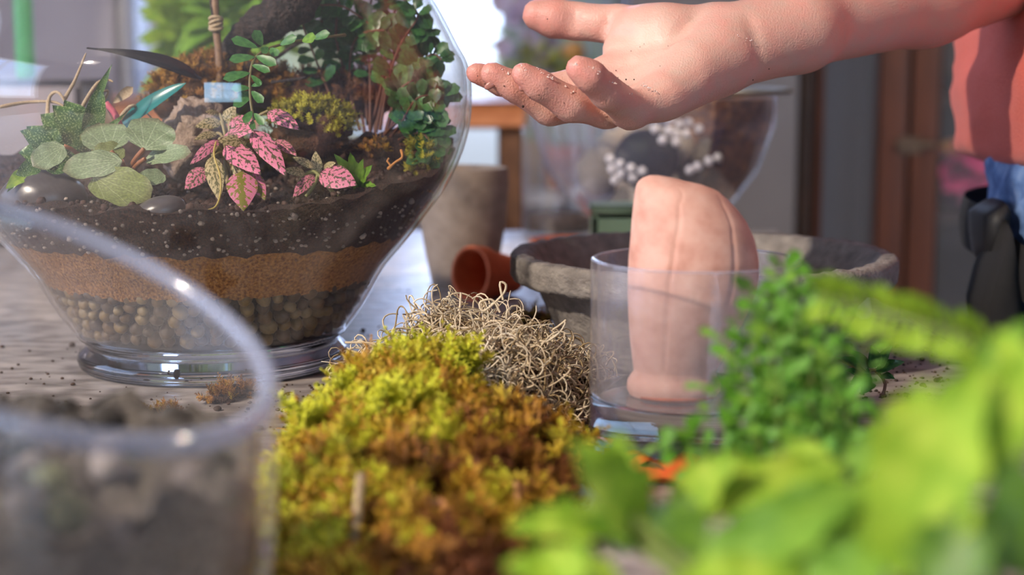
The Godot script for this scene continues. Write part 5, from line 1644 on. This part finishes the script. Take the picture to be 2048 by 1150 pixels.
func person() -> void:
	var o := thing("person", "person in coral sweater and blue jeans reaching an open palm over the table", "person", Vector3(0.42, 0, -1.0))
	# --- the reaching arm and hand, in a frame that lies along the forearm
	var elbow := W(2090, -108, 0.985)
	var wrist := W(1500, 88, 0.845)
	var ex := (wrist - elbow).normalized()
	var ez := ex.cross(Vector3.UP).normalized()
	var frame := Transform3D(Basis(ex, ez.cross(ex), ez), elbow)
	var back := frame.affine_inverse()
	var J := func(px: float, py: float, z: float) -> Vector3: return back * W(px, py, z)
	var lo := Vector3(-0.06, -0.075, -0.08)
	var hi := Vector3(0.47, 0.085, 0.09)
	var palm := Field.new(lo, hi, 0.0026)
	var e0: Vector3 = back * elbow
	var w0: Vector3 = back * wrist
	palm.capsule(e0, e0.lerp(w0, 0.45), 0.037, 0.0345, 0.01)
	palm.capsule(e0.lerp(w0, 0.45), e0.lerp(w0, 0.86), 0.0345, 0.0225, 0.012)
	palm.capsule(J.call(1600, 50, .862), J.call(1460, 82, .842), 0.0225, 0.0195, 0.012)
	palm.capsule(J.call(1600, 66, .850), J.call(1450, 110, .832), 0.0200, 0.0185, 0.012)
	var shoulder := Vector3(0.40, T + 0.54, -1.16)
	palm.capsule(e0, back * elbow.lerp(shoulder, 0.2), 0.040, 0.043, 0.015)
	# metacarpals
	palm.capsule(J.call(1430, 78, .850), J.call(1212, 152, .838), 0.0145, 0.0105, 0.010)
	palm.capsule(J.call(1440, 92, .846), J.call(1190, 200, .822), 0.0150, 0.0105, 0.010)
	palm.capsule(J.call(1440, 106, .840), J.call(1212, 216, .803), 0.0155, 0.0102, 0.010)
	palm.capsule(J.call(1440, 118, .832), J.call(1262, 219, .788), 0.0160, 0.0098, 0.010)
	palm.capsule(J.call(1420, 124, .826), J.call(1330, 184, .800), 0.0165, 0.0130, 0.012)     # heel of the hand
	palm.capsule(J.call(1415, 74, .846), J.call(1290, 68, .848), 0.0165, 0.0150, 0.010)       # ball of the thumb
	palm.capsule(J.call(1330, 66, .842), J.call(1240, 96, .850), 0.0135, 0.0090, 0.012)       # web
	var base := palm.f.duplicate()
	var chains := [
		[[1262, 219, .788, .0096], [1216, 184, .764, .0088], [1180, 152, .754, .0078], [1158, 137, .752, .0066]],
		[[1212, 216, .803, .0100], [1142, 209, .787, .0089], [1078, 170, .778, .0076], [1046, 148, .775, .0060]],
		[[1190, 202, .822, .0104], [1100, 216, .811, .0092], [1028, 172, .802, .0078], [984, 147, .799, .0062]],
		[[1212, 154, .838, .0098], [1096, 182, .833, .0088], [1004, 164, .826, .0074], [953, 146, .823, .0058]],
		[[1290, 62, .852, .0140], [1238, 50, .860, .0112], [1150, 42, .866, .0104], [1108, 37, .867, .0108], [1074, 30, .867, .0088]]]
	var tips := []
	for ch in chains:
		var g := Field.new(lo, hi, 0.0026)
		var low := Vector3.INF
		var high := -Vector3.INF
		for i in ch.size() - 1:
			var a: Vector3 = J.call(ch[i][0], ch[i][1], ch[i][2])
			var b: Vector3 = J.call(ch[i + 1][0], ch[i + 1][1], ch[i + 1][2])
			g.capsule(a, b, ch[i][3], ch[i + 1][3], 0.003)
			low = low.min(a.min(b))
			high = high.max(a.max(b))
		palm.join(base, g, palm.span(low, high, 0.024), 0.005)
		var last = ch[ch.size() - 1]
		tips.append(W(last[0], last[1], last[2]))
	# the skin's nearest point under a pixel, from a first pass, for creases, nails, wet glints and soil
	var draft := MB.new()
	palm.nets(draft, frame, func(_p): return Color.WHITE)
	var near := {}
	for p in draft.v:
		var c := cam_basis.inverse() * (p - eye)
		var key := Vector2i(int((1024.0 - c.x / c.z * F) / 9.0), int((575.0 + c.y / c.z * F) / 9.0))
		near[key] = minf(near.get(key, 9.0), -c.z)
	var S := func(px: float, py: float, sink := 0.0) -> Vector3:
		var best := 9.0
		for dx in [0, -1, 1]:
			for dy in [0, -1, 1]:
				var key := Vector2i(int(px / 9.0) + dx, int(py / 9.0) + dy)
				if near.has(key) and (best > 8.0 or (dx == 0 and dy == 0)):
					best = near[key]
			if best < 8.0 and dx == 0:
				break
		return W(px, py, (best if best < 8.0 else 0.82) + sink)
	for q in [[[1152, 14], [1148, 40], [1144, 66]], [[1140, 20], [1139, 58]], [[1222, 24], [1214, 50], [1204, 72]], [[1206, 78], [1236, 66], [1262, 70]], [[1218, 132], [1270, 122], [1330, 96], [1372, 60]], [[1216, 156], [1270, 150], [1320, 146]], [[1246, 178], [1290, 172], [1330, 160]], [[1396, 26], [1372, 52], [1352, 74]], [[1496, 30], [1512, 80], [1524, 140]]]:
		for i in q.size() - 1:
			var a := Vector2(q[i][0], q[i][1])
			var b2 := Vector2(q[i + 1][0], q[i + 1][1])
			for k in 4:
				var m := a.lerp(b2, k / 4.0)
				var m2 := a.lerp(b2, (k + 1) / 4.0)
				palm.groove(back * S.call(m.x, m.y), back * S.call(m2.x, m2.y), 0.0050, 0.0009)
	palm.groove(back * S.call(1265, 150, 0.002), back * S.call(1330, 130, 0.002), 0.024, 0.0045)
	var mid_palm := W(1290, 130, 0.82)
	var skin_tint := func(p: Vector3) -> Color:
		var red := 0.0
		for t in tips:
			red = maxf(red, 1.0 - p.distance_to(t) / 0.032)
		var c := lin(216, 166, 150).lerp(lin(202, 124, 112), clampf(red, 0, 1) * 0.75)
		c = c.lerp(lin(228, 190, 172), clampf(1.0 - p.distance_to(mid_palm) / 0.045, 0, 1) * 0.7)
		c = c.lerp(lin(192, 120, 108), clampf((p.x - 0.2) * 3.0, 0, 0.7))  # shade toward the elbow put into the skin colour
		var blotch := 1.0 + 0.10 * n3(p, 70.0) + 0.05 * n3(p, 240.0)
		return Color(c.r * blotch, c.g * (2.0 - blotch) * 0.98, c.b * (2.0 - blotch) * 0.98)
	var skin := flat_mat(Color.WHITE, 0.52)
	skin.vertex_color_use_as_albedo = true
	skin.subsurf_scatter_enabled = true
	skin.subsurf_scatter_strength = 0.05
	skin.heightmap_enabled = true
	skin.heightmap_scale = 0.03
	skin.heightmap_texture = noise_tex(0.06, [], 4, 512, 81)
	skin.uv1_triplanar = true
	skin.uv1_scale = Vector3.ONE * 22.0
	skin.clearcoat_enabled = true
	skin.clearcoat = 0.15
	skin.clearcoat_roughness = 0.35
	var b := MB.new()
	palm.nets(b, frame, skin_tint)
	# --- the rest of the body
	var body := Field.new(Vector3(0.2, -0.02, -1.32), Vector3(0.62, 1.75, -0.7), 0.013)
	var hipc := Vector3(0.445, T + 0.10, -1.0)
	for s in [-1, 1]:
		body.capsule(hipc + Vector3(0, -0.02, 0.085 * s), Vector3(0.44, 0.42, -1.0 + 0.09 * s), 0.062, 0.05, 0.03)
		body.capsule(Vector3(0.43, 0.42, -1.0 + 0.09 * s), Vector3(0.45, 0.07, -1.0 + 0.09 * s), 0.05, 0.032, 0.03)
		body.capsule(hipc + Vector3(0, 0.02, 0.06 * s), Vector3(0.445, T + 0.46, -1.0 + 0.08 * s), 0.066, 0.075, 0.04)
	body.capsule(Vector3(0.44, T + 0.54, -1.15), Vector3(0.44, T + 0.54, -0.85), 0.05, 0.05, 0.05)
	body.capsule(Vector3(0.43, T + 0.54, -1.0), Vector3(0.40, T + 0.70, -1.0), 0.05, 0.048, 0.03)
	body.capsule(Vector3(0.39, T + 0.80, -1.0), Vector3(0.365, T + 0.73, -1.0), 0.088, 0.055, 0.03)
	body.capsule(Vector3(0.40, T + 0.82, -1.0), Vector3(0.43, T + 0.81, -1.0), 0.085, 0.08, 0.03)
	body.capsule(Vector3(0.300, T + 0.79, -1.0), Vector3(0.283, T + 0.762, -1.0), 0.008, 0.013, 0.012)
	for s in [-1, 1]:
		body.capsule(Vector3(0.405, T + 0.79, -1.0 + 0.087 * s), Vector3(0.408, T + 0.765, -1.0 + 0.083 * s), 0.014, 0.010, 0.005)
	body.capsule(Vector3(0.43, T + 0.53, -0.83), Vector3(0.50, T + 0.27, -0.80), 0.045, 0.036, 0.03)
	body.capsule(Vector3(0.50, T + 0.27, -0.80), Vector3(0.42, T + 0.06, -0.85), 0.036, 0.026, 0.02)
	body.capsule(shoulder, elbow.lerp(shoulder, 0.1), 0.046, 0.041, 0.03)
	body.nets(b, Transform3D.IDENTITY, skin_tint)
	part("body", b.mesh(), skin, o)
	# --- clothes
	var knit := Field.new(Vector3(0.26, T + 0.08, -1.30), Vector3(0.62, T + 0.66, -0.72), 0.009)
	for s in [-1, 0, 1]:
		var zz: float = -1.0 + 0.075 * s
		knit.capsule(Vector3(0.428, T + 0.155, zz), Vector3(0.43, T + 0.21, zz), 0.117, 0.104, 0.03)
		knit.capsule(Vector3(0.43, T + 0.21, zz), Vector3(0.44, T + 0.46, zz), 0.104, 0.106, 0.04)
	knit.capsule(Vector3(0.44, T + 0.53, -1.15), Vector3(0.44, T + 0.53, -0.85), 0.065, 0.065, 0.05)
	knit.capsule(shoulder, elbow.lerp(shoulder, 0.22), 0.062, 0.056, 0.03)
	knit.capsule(Vector3(0.43, T + 0.53, -0.83), Vector3(0.50, T + 0.27, -0.80), 0.058, 0.05, 0.03)
	knit.capsule(Vector3(0.50, T + 0.27, -0.80), Vector3(0.455, T + 0.15, -0.83), 0.05, 0.04, 0.02)
	knit.cut_below(T + 0.112)
	b = MB.new()
	knit.nets(b, Transform3D.IDENTITY, func(_p): return Color.WHITE)
	var sm := b.mesh().surface_get_arrays(0)[Mesh.ARRAY_NORMAL] as PackedVector3Array
	for i in b.v.size():
		var p := b.v[i]
		b.v[i] += sm[i] * (0.006 * n3(Vector3(p.x, p.y * 2.6, p.z * 0.5), 14.0) + 0.0012 * n3(p, 260.0))
	var wool := noisy([[0.0, col(192, 82, 70)], [1.0, col(216, 108, 92)]], 0.05, 16.0, 0.95, 0.06, 91)
	wool.rim_enabled = true
	wool.rim = 0.2
	part("sweater", b.mesh(), wool, o, "coral pink wool sweater")
	var denim := Field.new(Vector3(0.28, 0.03, -1.25), Vector3(0.60, T + 0.19, -0.75), 0.010)
	for s in [-1, 1]:
		denim.capsule(Vector3(0.428 + (0.035 if s < 0 else 0.0), T + 0.10, -1.0 + 0.07 * s), Vector3(0.43 + (0.045 if s < 0 else 0.0), T - 0.03, -1.0 + 0.09 * s), 0.102, 0.100, 0.03)
		denim.capsule(Vector3(0.43 + (0.045 if s < 0 else 0.0), T - 0.03, -1.0 + 0.092 * s), Vector3(0.43 + (0.04 if s < 0 else 0.0), 0.42, -1.0 + 0.095 * s), 0.098, 0.066, 0.02)
		denim.capsule(Vector3(0.43 + (0.04 if s < 0 else 0.0), 0.42, -1.0 + 0.095 * s), Vector3(0.45, 0.10, -1.0 + 0.095 * s), 0.066, 0.054, 0.02)
	denim.capsule(Vector3(0.418, T + 0.10, -1.0), Vector3(0.425, T - 0.04, -1.0), 0.103, 0.095, 0.03)
	denim.cut_above(T + 0.128)
	denim.cut_below(0.07)
	b = MB.new()
	denim.nets(b, Transform3D.IDENTITY, func(_p): return Color.WHITE)
	sm = b.mesh().surface_get_arrays(0)[Mesh.ARRAY_NORMAL] as PackedVector3Array
	for i in b.v.size():
		b.v[i] += sm[i] * (0.007 * n3(b.v[i] * Vector3(1, 2, 1), 22.0))
	part("jeans", b.mesh(), noisy([[0.0, col(58, 84, 132)], [0.5, col(92, 124, 176)], [1.0, col(142, 166, 204)]], 0.012, 9.0, 0.9, 0.03, 92), o, "faded blue jeans")
	for s in [-1, 1]:
		var sh := MB.new()
		ball(sh, Vector3(0.41, 0.045, -1.0 + 0.095 * s), Vector3(0.13, 0.05, 0.048), 0.05, 1.0, 14, 20)
		for i in sh.v.size():
			sh.v[i].y = maxf(sh.v[i].y, 0.001)
		part("shoe", sh.mesh(), M.black, o)
		var eb := MB.new()
		ball(eb, Vector3(0.318, T + 0.80, -1.0 + 0.032 * s), Vector3(0.012, 0.011, 0.014), 0, 1, 8, 12)
		part("eye", eb.mesh(), flat_mat(col(70, 52, 42), 0.2), o)
	var mo := MB.new()
	ball(mo, Vector3(0.309, T + 0.728, -1.0), Vector3(0.008, 0.006, 0.022), 0, 1, 8, 12)
	part("lips", mo.mesh(), flat_mat(col(178, 92, 88), 0.5), o)
	var hr := MB.new()
	ball(hr, Vector3(0.425, T + 0.835, -1.0), Vector3(0.1, 0.092, 0.098), 0.06, 3.0, 20, 28)
	ball(hr, Vector3(0.485, T + 0.73, -1.0), Vector3(0.05, 0.13, 0.085), 0.08, 3.0, 20, 28)
	part("hair", hr.mesh(), flat_mat(col(84, 58, 40), 0.5), o)
	# nails, wet glints and specks of soil on the hand
	for q in [[1052, 171, .0042], [981, 170, .0036]]:
		var nb := MB.new()
		ball(nb, S.call(q[0], q[1], 0.0014), Vector3(q[2], q[2] * 0.55, q[2] * 0.3), 0, 1, 10, 14, Basis(Vector3.FORWARD, -0.55))
		part("fingernail", nb.mesh(), flat_mat(col(168, 112, 100), 0.3), o)
	var dirt := MB.new()
	for q in [[1046, 213, 3.4], [955, 152, 1.4], [970, 168, 1.6], [1095, 38, 2.0], [1074, 48, 1.2], [1232, 141, 1.6], [1252, 159, 2.2], [1268, 159, 1.8], [1236, 155, 1.2], [1280, 94, 1.2], [1262, 102, 1.2], [1288, 88, 1.0], [1336, 92, 1.0], [1114, 232, 1.2], [1042, 192, 1.2], [1008, 172, 1.6], [1003, 190, 1.2], [1060, 195, 1.2], [1078, 190, 1.6], [1128, 206, 1.2], [1146, 186, 1.4], [1320, 132, 1.0], [1400, 120, 0.9], [1506, 160, 1.6], [1538, 138, 1.6], [1562, 120, 1.0]]:
		ball(dirt, S.call(q[0], q[1]), Vector3.ONE * q[2] * 0.00021, 0.3, 2.0, 5, 7)
	part("soil_specks", dirt.mesh(), flat_mat(col(52, 32, 24), 0.8), o, "dark specks of wet soil").set_meta("kind", "stuff")
	var wet := MB.new()  # pale beads painting the glints on wet skin
	for line in [[1068, 134, 1108, 160, 26], [1044, 130, 1050, 142, 7], [1176, 132, 1206, 150, 24], [1150, 126, 1156, 134, 8], [1218, 160, 1232, 168, 8], [1124, 170, 1134, 176, 6], [1000, 134, 1022, 150, 12], [1144, 184, 1148, 186, 3], [1280, 168, 1312, 182, 14], [1478, 72, 1500, 82, 12], [1258, 186, 1264, 190, 3]]:
		for k in line[4]:
			var u := rnd(0, 1)
			ball(wet, S.call(lerpf(line[0], line[2], u) + rnd(-4, 4), lerpf(line[1], line[3], u) + rnd(-3, 3), 0.0002), Vector3(rnd(0.5, 1.5), rnd(0.4, 0.9), 0.5) * 0.00042, 0.2, 2.0, 5, 7)
	var glint_mat := flat_mat(col(240, 214, 204), 0.08)
	glint_mat.clearcoat_enabled = true
	part("wet_glints", wet.mesh(), glint_mat, o, "pale beads for the glints on wet skin").set_meta("kind", "stuff")
	pouch()

func extrude(poly: Array, depth: float, z0: float) -> ArrayMesh:      # a flat outline in the picture's plane given real thickness, edges rounded off
	var b := MB.new()
	var n := poly.size()
	var mid := Vector3.ZERO
	for p in poly:
		mid += p / n
	for r in 5:
		var u := r / 4.0
		var sh: float = [0.86, 0.98, 1.0, 0.98, 0.86][r]
		for p in poly:
			var q: Vector3 = mid + (p - mid) * sh
			b.add(q + Vector3(0, 0, z0 - u * depth))
	for r in 4:
		for k in n:
			var k2 := (k + 1) % n
			b.quad(r * n + k, (r + 1) * n + k, (r + 1) * n + k2, r * n + k2)
	var c0 := b.add(mid + Vector3(0, 0, z0))
	var c1 := b.add(mid + Vector3(0, 0, z0 - depth))
	for k in n:
		var k2 := (k + 1) % n
		b.tri(c0, k, k2)
		b.tri(c1, 4 * n + k2, 4 * n + k)
	return b.mesh()

func pouch() -> void:
	var at := W(1975, 560, 0.98)
	var o := thing("waist_pouch", "black woven pouch on a belt hanging at the person's front by the table's edge", "pouch", at)
	var web := noisy([[0.0, col(22, 21, 22)], [1.0, col(52, 50, 50)]], 0.12, 60.0, 0.85, 0.05, 95)
	var to := func(list: Array, z: float) -> Array:
		var out := []
		for q in list:
			var p := W(q[0], q[1], z)
			p.z = 0.0
			out.append(p)
		return out
	part("pocket", extrude(to.call([[1990, 396], [1970, 408], [1949, 424], [1953, 470], [1962, 520], [1974, 500], [1996, 470], [2000, 410]], 0.985), 0.045, -0.955), M.black, o)
	part("mesh_panel", extrude(to.call([[1990, 430], [1976, 478], [1960, 530], [1946, 600], [1952, 660], [1975, 710], [1996, 760], [2034, 760], [2026, 650], [2014, 560], [2003, 490]], 0.975), 0.05, -0.935), web, o)
	var b := MB.new()
	var rows := 6
	var segs := 90
	for r in rows:
		for k in segs:
			var a := TAU * k / segs
			var u := r / float(rows - 1)
			var fat := 0.003 * sin(PI * u)
			var p := Vector3(0.43 + cos(a) * (0.121 + fat), 0, -1.0 + sin(a) * (0.194 + fat))
			p.y = T + 0.085 - 0.3 * maxf(0.0, p.z + 1.0) - 0.034 * u
			b.add(p)
	b.grid(0, rows, segs, true)
	part("belt", b.mesh(), web, o)
